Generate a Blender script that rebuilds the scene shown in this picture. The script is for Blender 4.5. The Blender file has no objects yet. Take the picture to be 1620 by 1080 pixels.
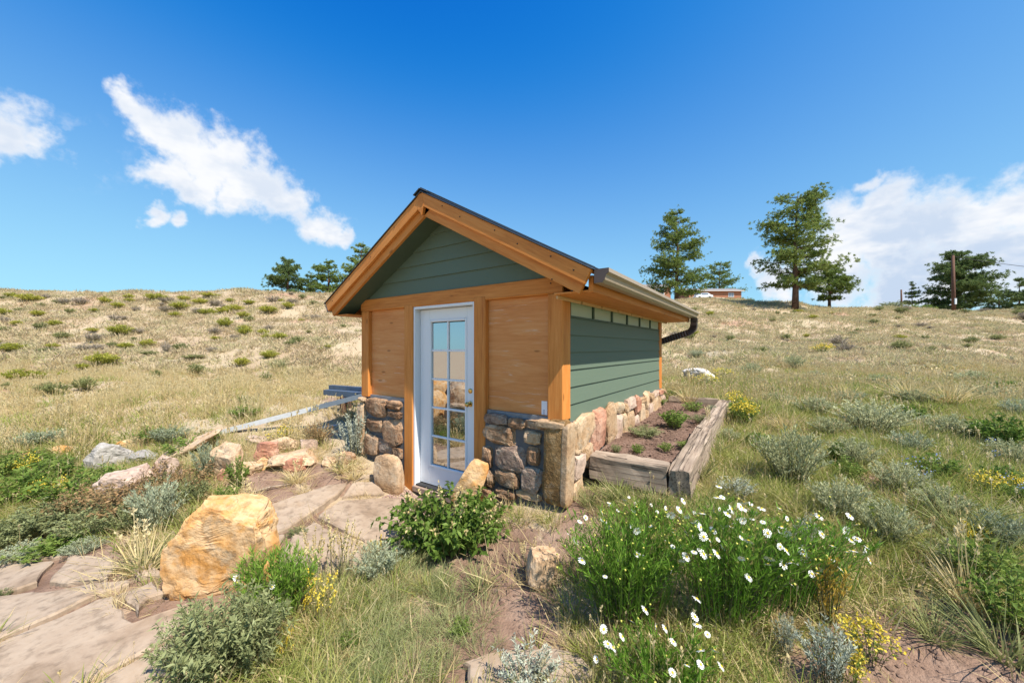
import bpy, bmesh, math, random
import numpy as np
from mathutils import Vector, Matrix, Quaternion, noise as mnoise
R = math.radians
random.seed(7); rng = np.random.default_rng(7)
scn = bpy.context.scene

# ------------------------------------------------------------------ camera
CAM = Vector((1.4831, -2.8969, 1.5977)); YAW = R(34.933); FPX = 586.13; V0 = 550.0
cam = bpy.data.cameras.new('camera'); camo = bpy.data.objects.new('camera', cam)
scn.collection.objects.link(camo); scn.camera = camo
camo.location = CAM; camo.rotation_euler = (R(90), 0, YAW)
cam.sensor_width = 36; cam.lens = FPX / 1620 * 36; cam.shift_y = (V0 - 540) / 1620
cam.clip_start = .05; cam.clip_end = 9000
FW = np.array([-math.sin(YAW), math.cos(YAW), 0]); RT = np.array([math.cos(YAW), math.sin(YAW), 0]); C0 = np.array(CAM)
def ray(u, v): return FW + RT * (u - 810) / FPX + np.array([0, 0, 1.]) * (V0 - v) / FPX
def at(u, v, d): return C0 + ray(u, v) * d
def on_y(u, v, y): d = ray(u, v); return C0 + d * ((y - C0[1]) / d[1])
def on_x(u, v, x): d = ray(u, v); return C0 + d * ((x - C0[0]) / d[0])

# ------------------------------------------------------------------ light
SUN_TO = Vector((1.0, -.23, 1.42)).normalized()            # towards the sun
sun = bpy.data.lights.new('sun', 'SUN'); suno = bpy.data.objects.new('sun', sun); scn.collection.objects.link(suno)
suno.rotation_euler = (-SUN_TO).to_track_quat('-Z', 'Y').to_euler()
suno.location = (20, -5, 30)
sun.energy = 4.0; sun.angle = R(.53); sun.color = (1.0, .93, .82)
SKY_STRENGTH = .15
EXPOSURE = 1.0
scn.view_settings.view_transform = 'Standard'; scn.view_settings.look = 'None'
scn.view_settings.exposure = EXPOSURE; scn.view_settings.gamma = 1
scn.cycles.max_bounces = 4; scn.cycles.diffuse_bounces = 2; scn.cycles.glossy_bounces = 2; scn.cycles.transmission_bounces = 2; scn.cycles.transparent_max_bounces = 6

# ------------------------------------------------------------------ node helper
class NT:
    def __init__(s, tree): s.t = tree; s.n = tree.nodes; s.l = tree.links; s.n.clear()
    def add(s, typ, **kw):
        nd = s.n.new(typ)
        for k, v in kw.items():
            if k.startswith('i_'):
                key = k[2:]; key = int(key) if key.isdigit() else key.replace('_', ' ')
                s.set(nd, key, v)
            else: setattr(nd, k, v)
        return nd
    def set(s, nd, key, v):
        sock = nd.inputs[key]
        if hasattr(v, 'is_output') or isinstance(v, bpy.types.NodeSocket): s.l.new(v, sock)
        elif isinstance(v, bpy.types.Node): s.l.new(v.outputs[0], sock)
        else:
            if isinstance(v, (tuple, list)) and len(v) == 3 and sock.type == 'RGBA': v = (*v, 1)
            sock.default_value = v
    def math(s, op, a, b=None, c=None, clamp=False):
        nd = s.n.new('ShaderNodeMath'); nd.operation = op; nd.use_clamp = clamp
        s.set(nd, 0, a)
        if b is not None: s.set(nd, 1, b)
        if c is not None: s.set(nd, 2, c)
        return nd.outputs[0]
    def mix(s, f, a, b, mode='MIX'):
        nd = s.n.new('ShaderNodeMix'); nd.data_type = 'RGBA'; nd.blend_type = mode
        s.set(nd, 0, f); s.set(nd, 6, a); s.set(nd, 7, b)
        return nd.outputs[2]
    def noise(s, vec, scale, detail=4, rough=.55, dist=0):
        nd = s.n.new('ShaderNodeTexNoise'); s.set(nd, 'Scale', scale); s.set(nd, 'Detail', detail)
        s.set(nd, 'Roughness', rough); s.set(nd, 'Distortion', dist)
        if vec is not None: s.set(nd, 'Vector', vec)
        return nd.outputs[0]
    def smooth(s, x, a, b, lo=0., hi=1.):
        nd = s.n.new('ShaderNodeMapRange'); nd.interpolation_type = 'SMOOTHSTEP'
        s.set(nd, 0, x); s.set(nd, 1, a); s.set(nd, 2, b); s.set(nd, 3, lo); s.set(nd, 4, hi)
        return nd.outputs[0]
    def ramp(s, x, stops):
        nd = s.n.new('ShaderNodeValToRGB'); e = nd.color_ramp.elements
        while len(e) < len(stops): e.new(.5)
        for el, (p, c) in zip(e, stops): el.position = p; el.color = (*c, 1)
        s.set(nd, 0, x); return nd.outputs[0]
    def mapping(s, vec, scale=(1, 1, 1), loc=(0, 0, 0), rot=(0, 0, 0)):
        nd = s.n.new('ShaderNodeMapping'); s.set(nd, 0, vec); s.set(nd, 1, loc); s.set(nd, 2, rot); s.set(nd, 3, scale)
        return nd.outputs[0]
    def bump(s, h, strength=.3, dist=.01):
        nd = s.n.new('ShaderNodeBump'); s.set(nd, 'Strength', strength); s.set(nd, 'Distance', dist); s.set(nd, 'Height', h)
        return nd.outputs[0]

# ------------------------------------------------------------------ world: sky and clouds
def build_world():
    w = bpy.data.worlds.new('World'); scn.world = w; w.use_nodes = True
    n = NT(w.node_tree)
    sky = n.add('ShaderNodeTexSky', sky_type='NISHITA', sun_disc=False, sun_elevation=math.asin(SUN_TO.z),
                sun_rotation=math.atan2(SUN_TO.x, SUN_TO.y), altitude=1500, air_density=1.15, dust_density=.5, ozone_density=3.0)
    d = n.add('ShaderNodeTexCoord').outputs['Generated']
    nrm = n.add('ShaderNodeVectorMath', operation='NORMALIZE', i_0=d).outputs[0]
    # turbulent look-up direction for ragged edges
    nz = n.add('ShaderNodeTexNoise', i_Scale=7.0, i_Detail=5.0, i_Roughness=.6, i_Vector=nrm)
    off = n.add('ShaderNodeVectorMath', operation='SUBTRACT', i_0=nz.outputs['Color'], i_1=(.5, .5, .5)).outputs[0]
    dd = n.add('ShaderNodeVectorMath', operation='MULTIPLY_ADD', i_0=off, i_1=(.13, .13, .13), i_2=nrm).outputs[0]
    # each cumulus is a heap of puffs: (u, v, radius) on the photograph, turned into directions
    puffs = [  # long cloud
        (226, 188, 22), (255, 208, 32), (300, 222, 46), (350, 250, 56), (405, 285, 48), (445, 312, 30),
        (330, 288, 38), (380, 308, 30), (238, 270, 28), (275, 275, 30), (295, 302, 20),
        # small ones beside it
        (493, 358, 26), (522, 370, 24), (547, 381, 16), (250, 343, 15), (280, 351, 14), (8, 203, 40), (48, 224, 28), (-30, 190, 46),
        # bank on the right
        (1345, 345, 42), (1400, 335, 44), (1335, 395, 50), (1410, 390, 70), (1480, 360, 56), (1550, 350, 50),
        (1612, 325, 48), (1490, 430, 70), (1590, 410, 74), (1320, 440, 38), (1235, 455, 30), (1195, 424, 16), (1386, 292, 22), (1720, 370, 100), (1420, 455, 44)]
    best = None
    for u, v, r in puffs:
        c = Vector(ray(u, v)); L = c.length; c.normalize()
        rr = r / FPX / L * 1.28
        dist = n.add('ShaderNodeVectorMath', operation='DISTANCE', i_0=dd, i_1=tuple(c)).outputs['Value']
        k = n.math('MULTIPLY_ADD', dist, -1 / rr, 1.0)
        # weight so that big puffs have a comparable edge width
        best = k if best is None else n.math('MAXIMUM', best, k)
    sep = n.add('ShaderNodeSeparateXYZ', i_0=nrm)
    z = sep.outputs[2]
    # elsewhere: scattered fair-weather cumulus low over the horizon, plain noise
    vdir = n.mapping(nrm, (1, 1, 3.2))
    gn = n.noise(vdir, 3.3, 4, .55)
    low = n.math('MULTIPLY', n.smooth(z, .0, .08), n.smooth(z, .5, .14))
    fwd = n.add('ShaderNodeVectorMath', operation='DOT_PRODUCT', i_0=nrm, i_1=tuple(FW)).outputs['Value']
    low = n.math('MULTIPLY', low, n.smooth(fwd, .45, .15))
    gen = n.math('SUBTRACT', n.math('MULTIPLY', n.math('MULTIPLY', gn, low), 2.6), 1.08)
    best = n.math('MAXIMUM', best, gen)
    fine = n.noise(nrm, 26, 5, .62)
    body = n.math('ADD', best, n.math('MULTIPLY', n.math('SUBTRACT', fine, .5), 1.3))
    alpha = n.smooth(body, -.08, .62)
    # thin wisps
    wv = Vector(ray(130, 240)); wv.normalize()
    wd = n.add('ShaderNodeVectorMath', operation='DISTANCE', i_0=nrm, i_1=tuple(wv)).outputs['Value']
    wisp = n.math('MULTIPLY', n.smooth(wd, .075, .0), n.smooth(n.noise(nrm, 24, 4, .6), .5, .72, 0, .55))
    alpha = n.math('MAXIMUM', alpha, wisp)
    shade = n.noise(n.mapping(nrm, (1, 1, 2.0)), 7, 4, .6)
    thick = n.smooth(body, .05, .8)
    grey = n.math('MULTIPLY', n.smooth(shade, .36, .60), n.math('MULTIPLY', thick, n.smooth(z, .50, .12, .38, 1.)))
    ccol = n.mix(grey, (3.25, 3.3, 3.4), (1.95, 2.35, 2.95))
    # clear mountain air: the blue of the sky a little deeper
    sc = n.add('ShaderNodeSeparateColor', i_0=sky.outputs[0])
    def shoulder(x, off, k, top):                      # camera-like response: deep zenith, no burnt-out horizon
        y = n.math('SMOOTH_MAX', n.math('SUBTRACT', x, off), .01, .15)
        return n.math('MULTIPLY', n.math('DIVIDE', y, n.math('ADD', y, k)), top)
    r_ = shoulder(sc.outputs[0], .78, 1.3, 1.85); g_ = shoulder(sc.outputs[1], .9, 2.0, 3.65); b_ = shoulder(sc.outputs[2], 1.2, 1.0, 3.9)
    col = n.mix(alpha, n.add('ShaderNodeCombineColor', i_0=r_, i_1=g_, i_2=b_).outputs[0], ccol)
    bg = n.add('ShaderNodeBackground', i_Color=col, i_Strength=SKY_STRENGTH)
    n.add('ShaderNodeOutputWorld', i_Surface=bg)
    w.cycles.sampling_method = 'MANUAL'; w.cycles.sample_map_resolution = 256
build_world()

# ------------------------------------------------------------------ object helpers
COL = scn.collection
WM = {}
def wm(o): return WM[o.name]
def empty(name, loc=(0, 0, 0), label=None, cat=None, group=None, rz=0):
    o = bpy.data.objects.new(name, None); COL.objects.link(o); o.empty_display_size = .1
    m = Matrix.Translation(Vector(loc)) @ Matrix.Rotation(rz, 4, 'Z'); o.matrix_basis = m; WM[o.name] = m
    tag(o, label, cat, group); return o
def tag(o, label=None, cat=None, group=None, kind=None):
    if label: o['label'] = label
    if cat: o['category'] = cat
    if group: o['group'] = group
    if kind: o['kind'] = kind
    return o
def link(name, mesh, M=None, parent=None, mat=None):
    o = bpy.data.objects.new(name, mesh); COL.objects.link(o)
    M = Matrix.Identity(4) if M is None else M
    if mat is not None and not mesh.materials: mesh.materials.append(mat)
    o.matrix_basis = M; WM[o.name] = M
    if parent is not None:
        o.parent = parent; o.matrix_parent_inverse = WM[parent.name].inverted()
    return o
def copy_tree(o, M, parent=None):
    """a copy of a thing with copies of its parts, moved by M (world placement of the root)"""
    c = o.copy(); COL.objects.link(c); c.matrix_basis = M; WM[c.name] = M
    for ch in o.children:
        k = ch.copy(); COL.objects.link(k); k.parent = c
        rel = WM[o.name].inverted() @ WM[ch.name]
        k.matrix_parent_inverse = Matrix.Identity(4); k.matrix_basis = rel; WM[k.name] = M @ rel
    return c
def mesh_np(name, V, F, mat=None, smooth=False, mats=None, midx=None):
    """V (n,3); F (m,k) same-size faces"""
    V = np.asarray(V, np.float32); F = np.asarray(F, np.int32)
    me = bpy.data.meshes.new(name); me.vertices.add(len(V)); me.vertices.foreach_set('co', V.ravel())
    k = F.shape[1]; me.loops.add(F.size); me.loops.foreach_set('vertex_index', F.ravel())
    me.polygons.add(len(F)); me.polygons.foreach_set('loop_start', np.arange(0, F.size, k, dtype=np.int32))
    me.polygons.foreach_set('loop_total', np.full(len(F), k, np.int32))
    me.polygons.foreach_set('use_smooth', np.full(len(F), bool(smooth)))
    for m in (mats or ([mat] if mat else [])): me.materials.append(m)
    if midx is not None: me.polygons.foreach_set('material_index', np.asarray(midx, np.int32))
    me.update(calc_edges=True); return me
def bm_mesh(bm, name, mat=None, smooth=False):
    me = bpy.data.meshes.new(name); bm.normal_update(); bm.to_mesh(me); bm.free()
    if mat: me.materials.append(mat)
    if smooth:
        me.polygons.foreach_set('use_smooth', np.ones(len(me.polygons), bool))
    return me
def box_mesh(dx, dy, dz, bev=.004, name='box', mat=None, cuts=0):
    bm = bmesh.new(); bmesh.ops.create_cube(bm, size=1)
    bmesh.ops.scale(bm, vec=(dx, dy, dz), verts=bm.verts)
    if bev: bmesh.ops.bevel(bm, geom=list(bm.edges), offset=min(bev, .3 * min(dx, dy, dz)), segments=1, affect='EDGES', profile=.5)
    return bm_mesh(bm, name, mat)
def box(name, x0, x1, y0, y1, z0, z1, mat, parent=None, bev=.004, axis='X'):
    """axis-aligned box; local X runs along the given world axis so grain follows the length"""
    c = Vector(((x0 + x1) / 2, (y0 + y1) / 2, (z0 + z1) / 2)); s = (x1 - x0, y1 - y0, z1 - z0)
    if axis == 'X': Rm = Matrix.Identity(4); d = s
    elif axis == 'Y': Rm = Matrix.Rotation(R(90), 4, 'Z'); d = (s[1], s[0], s[2])
    else: Rm = Matrix.Rotation(R(-90), 4, 'Y'); d = (s[2], s[1], s[0])
    return link(name, box_mesh(*d, bev=bev, name=name), Matrix.Translation(c) @ Rm, parent, mat)
def tube_mesh(pts, radii, seg=8, cap=True, name='tube', mat=None, smooth=True):
    pts = [Vector(p) for p in pts]; V = []; F = []
    if not hasattr(radii, '__len__'): radii = [radii] * len(pts)
    up = Vector((0, 0, 1)); prev = None
    for i, p in enumerate(pts):
        t = (pts[min(i + 1, len(pts) - 1)] - pts[max(i - 1, 0)]).normalized()
        a = (prev - t * prev.dot(t)) if prev is not None else t.cross(up if abs(t.z) < .9 else Vector((1, 0, 0)))
        a.normalize(); b = t.cross(a); prev = a
        for k in range(seg):
            th = 2 * math.pi * k / seg; V.append(p + (a * math.cos(th) + b * math.sin(th)) * radii[i])
    bm = bmesh.new(); vs = [bm.verts.new(v) for v in V]
    for i in range(len(pts) - 1):
        for k in range(seg):
            bm.faces.new((vs[i * seg + k], vs[i * seg + (k + 1) % seg], vs[(i + 1) * seg + (k + 1) % seg], vs[(i + 1) * seg + k]))
    if cap: bm.faces.new(vs[:seg][::-1]); bm.faces.new(vs[-seg:])
    bmesh.ops.recalc_face_normals(bm, faces=bm.faces)
    return bm_mesh(bm, name, mat, smooth)
# ------------------------------------------------------------------ materials
def material(name):
    m = bpy.data.materials.new(name); m.use_nodes = True; return m, NT(m.node_tree)
def out(n, sh): n.add('ShaderNodeOutputMaterial', i_Surface=sh)
def bsdf(n, col, rough=.7, normal=None, spec=.3, metal=0.):
    b = n.add('ShaderNodeBsdfPrincipled', i_Base_Color=col, i_Roughness=rough, i_Metallic=metal)
    b.inputs['Specular IOR Level'].default_value = spec
    if normal is not None: n.set(b, 'Normal', normal)
    return b
def rnd_offset(n, vec):
    oi = n.add('ShaderNodeObjectInfo')
    r = n.math('MULTIPLY', oi.outputs['Random'], 37.0)
    return n.add('ShaderNodeVectorMath', operation='ADD', i_0=vec, i_1=n.add('ShaderNodeCombineXYZ', i_0=r, i_1=r, i_2=r).outputs[0]).outputs[0], oi.outputs['Random']
def mat_wood(name, dark, mid, light, grain=(1.1, 16, 16), rough=.62, scuff=0., weather=0.):
    m, n = material(name)
    oc = n.add('ShaderNodeTexCoord').outputs['Object']; v, rnd = rnd_offset(n, oc)
    g = n.noise(n.mapping(v, grain), 3.0, 7, .62, .8)
    g2 = n.noise(n.mapping(v, (grain[0] * .6, grain[1] * .35, grain[2] * .35)), 2.2, 3, .5, .5)
    x = n.math('ADD', n.math('MULTIPLY', g, .62), n.math('MULTIPLY', g2, .38))
    x = n.math('ADD', x, n.math('MULTIPLY', n.math('SUBTRACT', rnd, .5), .10))
    col = n.ramp(x, [(.30, dark), (.5, mid), (.70, light)])
    vo = n.add('ShaderNodeTexVoronoi', i_Vector=n.mapping(v, (2.2, 7, 7)), i_Scale=1.15)
    knot = n.smooth(vo.outputs['Distance'], .13, .05)
    col = n.mix(n.math('MULTIPLY', knot, .62), col, tuple(c * .38 for c in dark))
    if scuff:
        s = n.noise(n.mapping(v, (1.3, 20, 20)), 2.2, 5, .7, .6)
        s2 = n.noise(v, 2.6, 3, .5)
        col = n.mix(n.math('MULTIPLY', n.math('MULTIPLY', n.smooth(s, .56, .72), n.smooth(s2, .40, .62)), scuff), col, (.70, .56, .44))
    if weather:
        ck = n.noise(n.mapping(v, (.7, 34, 34)), 2.0, 4, .6, .25)
        col = n.mix(n.math('MULTIPLY', n.smooth(ck, .55, .61), .9), col, (.045, .032, .025))
        s = n.noise(v, 3.0, 5, .6)
        col = n.mix(n.math('MULTIPLY', n.smooth(s, .40, .68), weather), col, tuple(c * .55 for c in mid))
    out(n, bsdf(n, col, rough, n.bump(g, .25, .004), .25)); return m
def mat_paint(name, col, rough=.6, emboss=0., dirt=.12, spec=.3):
    m, n = material(name)
    oc = n.add('ShaderNodeTexCoord').outputs['Object']; v, rnd = rnd_offset(n, oc)
    a = n.noise(v, 3.0, 5, .6); b = n.noise(n.mapping(v, (1.5, 30, 30)), 2.5, 5, .6, .3)
    c = n.mix(n.math('MULTIPLY', n.smooth(a, .38, .72), dirt * 2), col, tuple(x * .62 + .05 for x in col))
    c = n.mix(n.math('MULTIPLY', rnd, .14), c, tuple(min(1, x * 1.35) for x in col))
    out(n, bsdf(n, c, rough, n.bump(b, emboss, .003) if emboss else None, spec)); return m
def mat_rock(name, cols, scale=5., rough=.88, bumpd=.03, lichen=0., strength=.6):
    m, n = material(name)
    oc = n.add('ShaderNodeTexCoord').outputs['Object']; v, rnd = rnd_offset(n, oc)
    a = n.noise(v, scale, 6, .62, .35); b = n.noise(v, scale * 5, 4, .6); c0 = n.noise(v, scale * .45, 2, .5)
    x = n.math('ADD', n.math('MULTIPLY', a, .7), n.math('MULTIPLY', n.math('ADD', c0, n.math('MULTIPLY', n.math('SUBTRACT', rnd, .5), .12)), .3))
    k = len(cols)
    col = n.ramp(x, [(.34 + .32 * i / (k - 1), c) for i, c in enumerate(cols)])
    col = n.mix(n.math('MULTIPLY', n.smooth(b, .45, .72), .5), col, tuple(c * .42 for c in cols[0]))
    if lichen: col = n.mix(n.math('MULTIPLY', n.smooth(n.noise(v, scale * 1.7, 5, .7), .55, .62), lichen), col, (.42, .38, .30))
    fine = n.noise(v, scale * 13, 3, .6)
    h = n.math('ADD', n.math('MULTIPLY', a, .8), n.math('ADD', n.math('MULTIPLY', b, .35), n.math('MULTIPLY', fine, .16)))
    out(n, bsdf(n, col, rough, n.bump(h, strength, bumpd), .2)); return m
def mat_leaf(name, cols, trans=.35, rough=.6, attr=True):
    """foliage: colour varies leaf by leaf (mesh attribute 'tint') and plant by plant"""
    m, n = material(name)
    t = n.add('ShaderNodeAttribute', attribute_name='tint').outputs['Fac']
    if attr == 'inst':
        ti = n.add('ShaderNodeAttribute', attribute_type='INSTANCER', attribute_name='itint').outputs['Fac']
        x = n.math('ADD', n.math('MULTIPLY', t, .35), n.math('MULTIPLY', ti, .65))
    else:
        r = n.add('ShaderNodeObjectInfo').outputs['Random']
        x = n.math('ADD', n.math('MULTIPLY', t, .7), n.math('MULTIPLY', r, .3))
    k = len(cols); col = n.ramp(x, [(.05 + .9 * i / (k - 1), c) for i, c in enumerate(cols)])
    d = bsdf(n, col, rough, None, .25)
    tr = n.add('ShaderNodeBsdfTranslucent', i_Color=col)
    ms = n.add('ShaderNodeMixShader', i_0=trans, i_1=d, i_2=tr); out(n, ms); return m
def mat_plain(name, col, rough=.6, metal=0., spec=.4, var=.15, scale=12, bump=0.):
    m, n = material(name)
    oc = n.add('ShaderNodeTexCoord').outputs['Object']; v, rnd = rnd_offset(n, oc)
    a = n.noise(v, scale, 5, .6)
    c = n.mix(n.math('MULTIPLY', n.smooth(a, .35, .7), var * 3, clamp=True), col, tuple(x * .55 for x in col))
    out(n, bsdf(n, c, rough, n.bump(a, bump, .01) if bump else None, spec, metal)); return m

CEDAR = mat_wood('cedar_stain', (.44, .14, .028), (.60, .225, .05), (.69, .30, .085))
PLY = mat_wood('plywood_stain', (.53, .18, .05), (.65, .262, .082), (.72, .355, .14), (.8, 22, 9), .6, scuff=.75)
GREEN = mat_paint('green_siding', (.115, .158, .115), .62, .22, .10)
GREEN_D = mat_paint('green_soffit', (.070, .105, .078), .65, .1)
GREEN_TRIM = mat_paint('green_trim', (.06, .10, .07), .6, .05)
WHITE = mat_paint('white_paint', (.74, .76, .80), .38, 0, .04, .45)
MORTAR = mat_plain('mortar', (.14, .135, .14), .95, var=.2, scale=9, bump=.5)
ROOFM = mat_plain('roof_metal', (.10, .11, .12), .35, .7, var=.1)
GUTTER = mat_plain('gutter_paint', (.33, .26, .19), .38, .0, .5, var=.05)
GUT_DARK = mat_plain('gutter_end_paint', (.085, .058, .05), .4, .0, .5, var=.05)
SPOUT = mat_plain('downspout_paint', (.035, .021, .017), .38, .0, .5, var=.05)
BRASS = mat_plain('brass', (.62, .42, .14), .25, 1., var=.05)
DARKRUB = mat_plain('dark_rubber', (.03, .03, .032), .7)
GALV = mat_plain('galvanised_steel', (.74, .75, .77), .4, .25, .5, var=.1)
GALV_SHADE = mat_plain('galvanised_shade_blue', (.10, .17, .30), .35, .55, .5, var=.15)  # galvanised tubes; the blue of reflected sky in shade is put into the colour
TIMBER = mat_wood('weathered_timber', (.15, .10, .07), (.34, .26, .195), (.48, .39, .31), (.9, 18, 18), .9, weather=.6)
POLEWOOD = mat_wood('pole_wood', (.06, .03, .02), (.12, .06, .04), (.17, .09, .06), rough=.8)
BARK = mat_rock('pine_bark', [(.06, .035, .025), (.13, .075, .05), (.19, .12, .085)], 3., bumpd=.06)
STEM = mat_plain('plant_stem', (.16, .15, .07), .7)
R_TAN = mat_rock('rock_tan', [(.36, .21, .105), (.50, .335, .20), (.57, .42, .28), (.48, .29, .15)], 4.5, lichen=.35)
R_ORANGE = mat_rock('rock_orange', [(.47, .20, .05), (.56, .28, .085), (.60, .41, .235), (.56, .31, .12), (.52, .23, .065)], 3.6, lichen=.25, strength=.8, bumpd=.03)
R_GREY = mat_rock('rock_grey', [(.22, .20, .18), (.36, .33, .30), (.45, .42, .38)], 5)
R_PINK = mat_rock('rock_pink', [(.40, .27, .20), (.50, .37, .29), (.55, .43, .35)], 4)
R_RED = mat_rock('rock_red', [(.32, .13, .08), (.46, .23, .15), (.52, .34, .25)], 5)
R_WALL = mat_rock('rock_wall_brown', [(.13, .075, .045), (.30, .17, .095), (.42, .27, .165), (.50, .37, .26)], 7, lichen=.3, strength=.9)
R_WALLG = mat_rock('rock_wall_grey', [(.15, .095, .075), (.32, .225, .17), (.44, .345, .275)], 8, lichen=.4, strength=.9)
R_SIDE = mat_rock('rock_side_tan', [(.33, .19, .10), (.44, .295, .175), (.49, .37, .255)], 6)
R_SLAB = mat_rock('rock_slab_golden', [(.09, .05, .02), (.20, .115, .045), (.30, .18, .075), (.40, .27, .14)], 7, lichen=.2, strength=1.)
R_FLAG = mat_rock('flagstone', [(.26, .185, .125), (.355, .265, .19), (.41, .318, .235), (.355, .255, .17)], 2.8, .9, bumpd=.012, strength=.6)
PEBBLE = mat_rock('pebble', [(.22, .13, .10), (.36, .24, .20), (.46, .36, .32)], 3, strength=.2)
def mat_glass():
    m, n = material('window_glass')
    fr = n.add('ShaderNodeFresnel', i_IOR=1.9)
    g = n.add('ShaderNodeBsdfGlossy', i_Color=(.95, .97, 1), i_Roughness=.012)
    t = n.add('ShaderNodeBsdfTransparent', i_Color=(.55, .58, .58))
    f = n.math('MULTIPLY_ADD', fr.outputs[0], 1.0, .45, clamp=True)
    out(n, n.add('ShaderNodeMixShader', i_0=f, i_1=t, i_2=g)); return m
GLASS = mat_glass()
def mat_poly():
    m, n = material('ribbed_translucent_panel')
    oc = n.add('ShaderNodeTexCoord').outputs['Object']
    wv = n.add('ShaderNodeTexWave', i_Vector=oc, i_Scale=14., bands_direction='X'); wv.inputs['Distortion'].default_value = 0
    c = n.mix(wv.outputs['Fac'], (.50, .60, .44), (.66, .74, .58))  # colour lightened in place of sunlight that misses these panels
    d = bsdf(n, c, .45, n.bump(wv.outputs['Fac'], .5, .004), .4)
    tr = n.add('ShaderNodeBsdfTranslucent', i_Color=c)
    out(n, n.add('ShaderNodeMixShader', i_0=.25, i_1=d, i_2=tr)); return m
POLY = mat_poly()

# ------------------------------------------------------------------ terrain
CP = [(-1.5, -.35, -.07), (-1.0, -.4, -.01), (-.6, -.4, .11), (-.1, -.06, .31), (-.4, -.06, .28), (-.72, -.1, .21), (-2.3, -.08, .10), (-2.85, -.05, .25), (-3.2, .4, .3), (0, -.3, .25), (.2, -.35, .25), (.1, .1, .34), (.5, .25, .42), (.5, .5, .5), (.95, .25, .42), (.9, .6, .46), (.3, 1.5, .5), (.3, 3., .55), (1.25, .5, .42), (.9, 1.2, .47), (1.2, 2, .53),
      (1.2, 3.6, .62), (.2, 4.0, .72), (-1.5, 4.2, .7), (-3.3, 3.9, .62), (-3.3, 1.5, .36), (-3.15, -.1, .22), (-2.7, -.2, .14),
      (-1.5, .5, -.14), (-1.5, 2.0, -.12), (1.5, -2.9, .12), (.4, -1.3, .09), (0, -.9, .11), (-.8, -.8, .03), (.85, -.3, .25), (1.6, .2, .29),
      (2.6, .2, .31), (4, 3, .45), (3, -2, .17), (-2.2, -.45, -.05), (-2.2, -1.2, -.06), (-1.9, -2.1, -.08), (-3.4, -2.8, -.12),
      (-1.9, -3.0, -.08), (-1, -2, -.04), (-.4, -3, .0), (-3.4, -.75, .10), (-4.5, -1.6, .03), (-6.5, -1.9, .06), (-5, -3.8, -.25),
      (-8, -3, .08), (-9, 0, .3), (-6, .6, .28), (-15, -14, -2.8), (-40, -40, -10), (-110, -100, -24), (0, -20, -1), (25, -20, 0),
      (10, -60, -6), (30, -4, 1.5), (70, -10, 5), (70, -70, -4), (-50, -12, 2), (-30, -9, -.2), (-100, -30, 0)]
for u, vr, prof in [(-150, 461, 0), (20, 461, 0), (200, 461, 0), (400, 463, 0), (600, 464, 0), (800, 466, 0), (960, 470, 0)]:
    for d, z in [(11, .32), (15, .7), (20, 1.75), (30, 4.3)]:
        p = at(u, V0, d); CP.append((p[0], p[1], z))
    zr = 1.6 + (V0 - vr) / FPX * 42
    for d, z in [(42, zr), (52, zr + .3), (75, zr + .2), (120, zr - 1)]:
        p = at(u, V0, d); CP.append((p[0], p[1], z))
for u, vr, far in [(1085, 479, 16.6), (1170, 480, 15.8), (1258, 487, 9.0), (1400, 490, 7.0), (1530, 492, 6.6), (1640, 494, 6.3), (1900, 497, 6.), (2300, 500, 6.)]:
    for d, z in [(6.5, .58), (10, .62), (16, .8), (26, 1.75), (36, 3.7)]:
        p = at(u, V0, d); CP.append((p[0], p[1], z))
    zr = 1.6 + (V0 - vr) / FPX * 47
    for d, z in [(47, zr), (62, zr + (1.9 if far > 12 else .2)), (110, far)]:
        p = at(u, V0, d); CP.append((p[0], p[1], z))
    if far > 12:
        p = at(u, V0, 150); CP.append((p[0], p[1], far + .3))
CP = np.array(CP)
def _mq(a, b): return np.sqrt(((a[:, None, :2] - b[None, :, :2]) ** 2).sum(-1) + .7 ** 2)
_n = len(CP); _A = np.zeros((_n + 3, _n + 3)); _A[:_n, :_n] = _mq(CP, CP) - np.eye(_n) * .02
_A[:_n, _n] = 1; _A[:_n, _n + 1:] = CP[:, :2]; _A[_n:, :_n] = _A[:_n, _n:].T
_w = np.linalg.solve(_A, np.r_[CP[:, 2], 0, 0, 0])
_k = rng.normal(size=(26, 2)); _k /= np.linalg.norm(_k, axis=1)[:, None]
_wl = np.geomspace(.35, 14, 26); _ph = rng.uniform(0, 6.28, 26)
def wobble(x, y):
    s = np.zeros_like(x)
    for (kx, ky), wl, ph in zip(_k, _wl, _ph):
        s += np.sin((x * kx + y * ky) * 6.283 / wl + ph + 1.3 * np.sin((x * ky - y * kx) * 3.1 / wl + ph * 2)) * wl
    return s
PATH_AREA = []         # filled below: (x, y, r) discs where the ground is kept smooth
def H(x, y):
    x = np.atleast_1d(np.asarray(x, float)); y = np.atleast_1d(np.asarray(y, float))
    P = np.stack([x, y], 1); z = np.empty(len(P))
    for i in range(0, len(P), 20000):
        q = P[i:i + 20000]; z[i:i + 20000] = _mq(q, CP) @ _w[:_n] + _w[_n] + q @ _w[_n + 1:]
    r = np.hypot(x, y)
    far = np.clip((r - 150) / 250, 0, 1); far = far * far * (3 - 2 * far)
    z = np.where(r > 100, np.clip(z, -40, 22), z) * (1 - far) - 28 * far
    amp = .0035 + .006 * np.clip((r - 4) / 10, 0, 1)
    smooth_zone = np.exp(-(((x + 2.1) / 1.6) ** 2 + ((y + 1.7) / 1.7) ** 2) ** 2)
    return z + wobble(x, y) * amp * (1 - .85 * smooth_zone)
def h(x, y): return float(H(x, y)[0])
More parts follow.
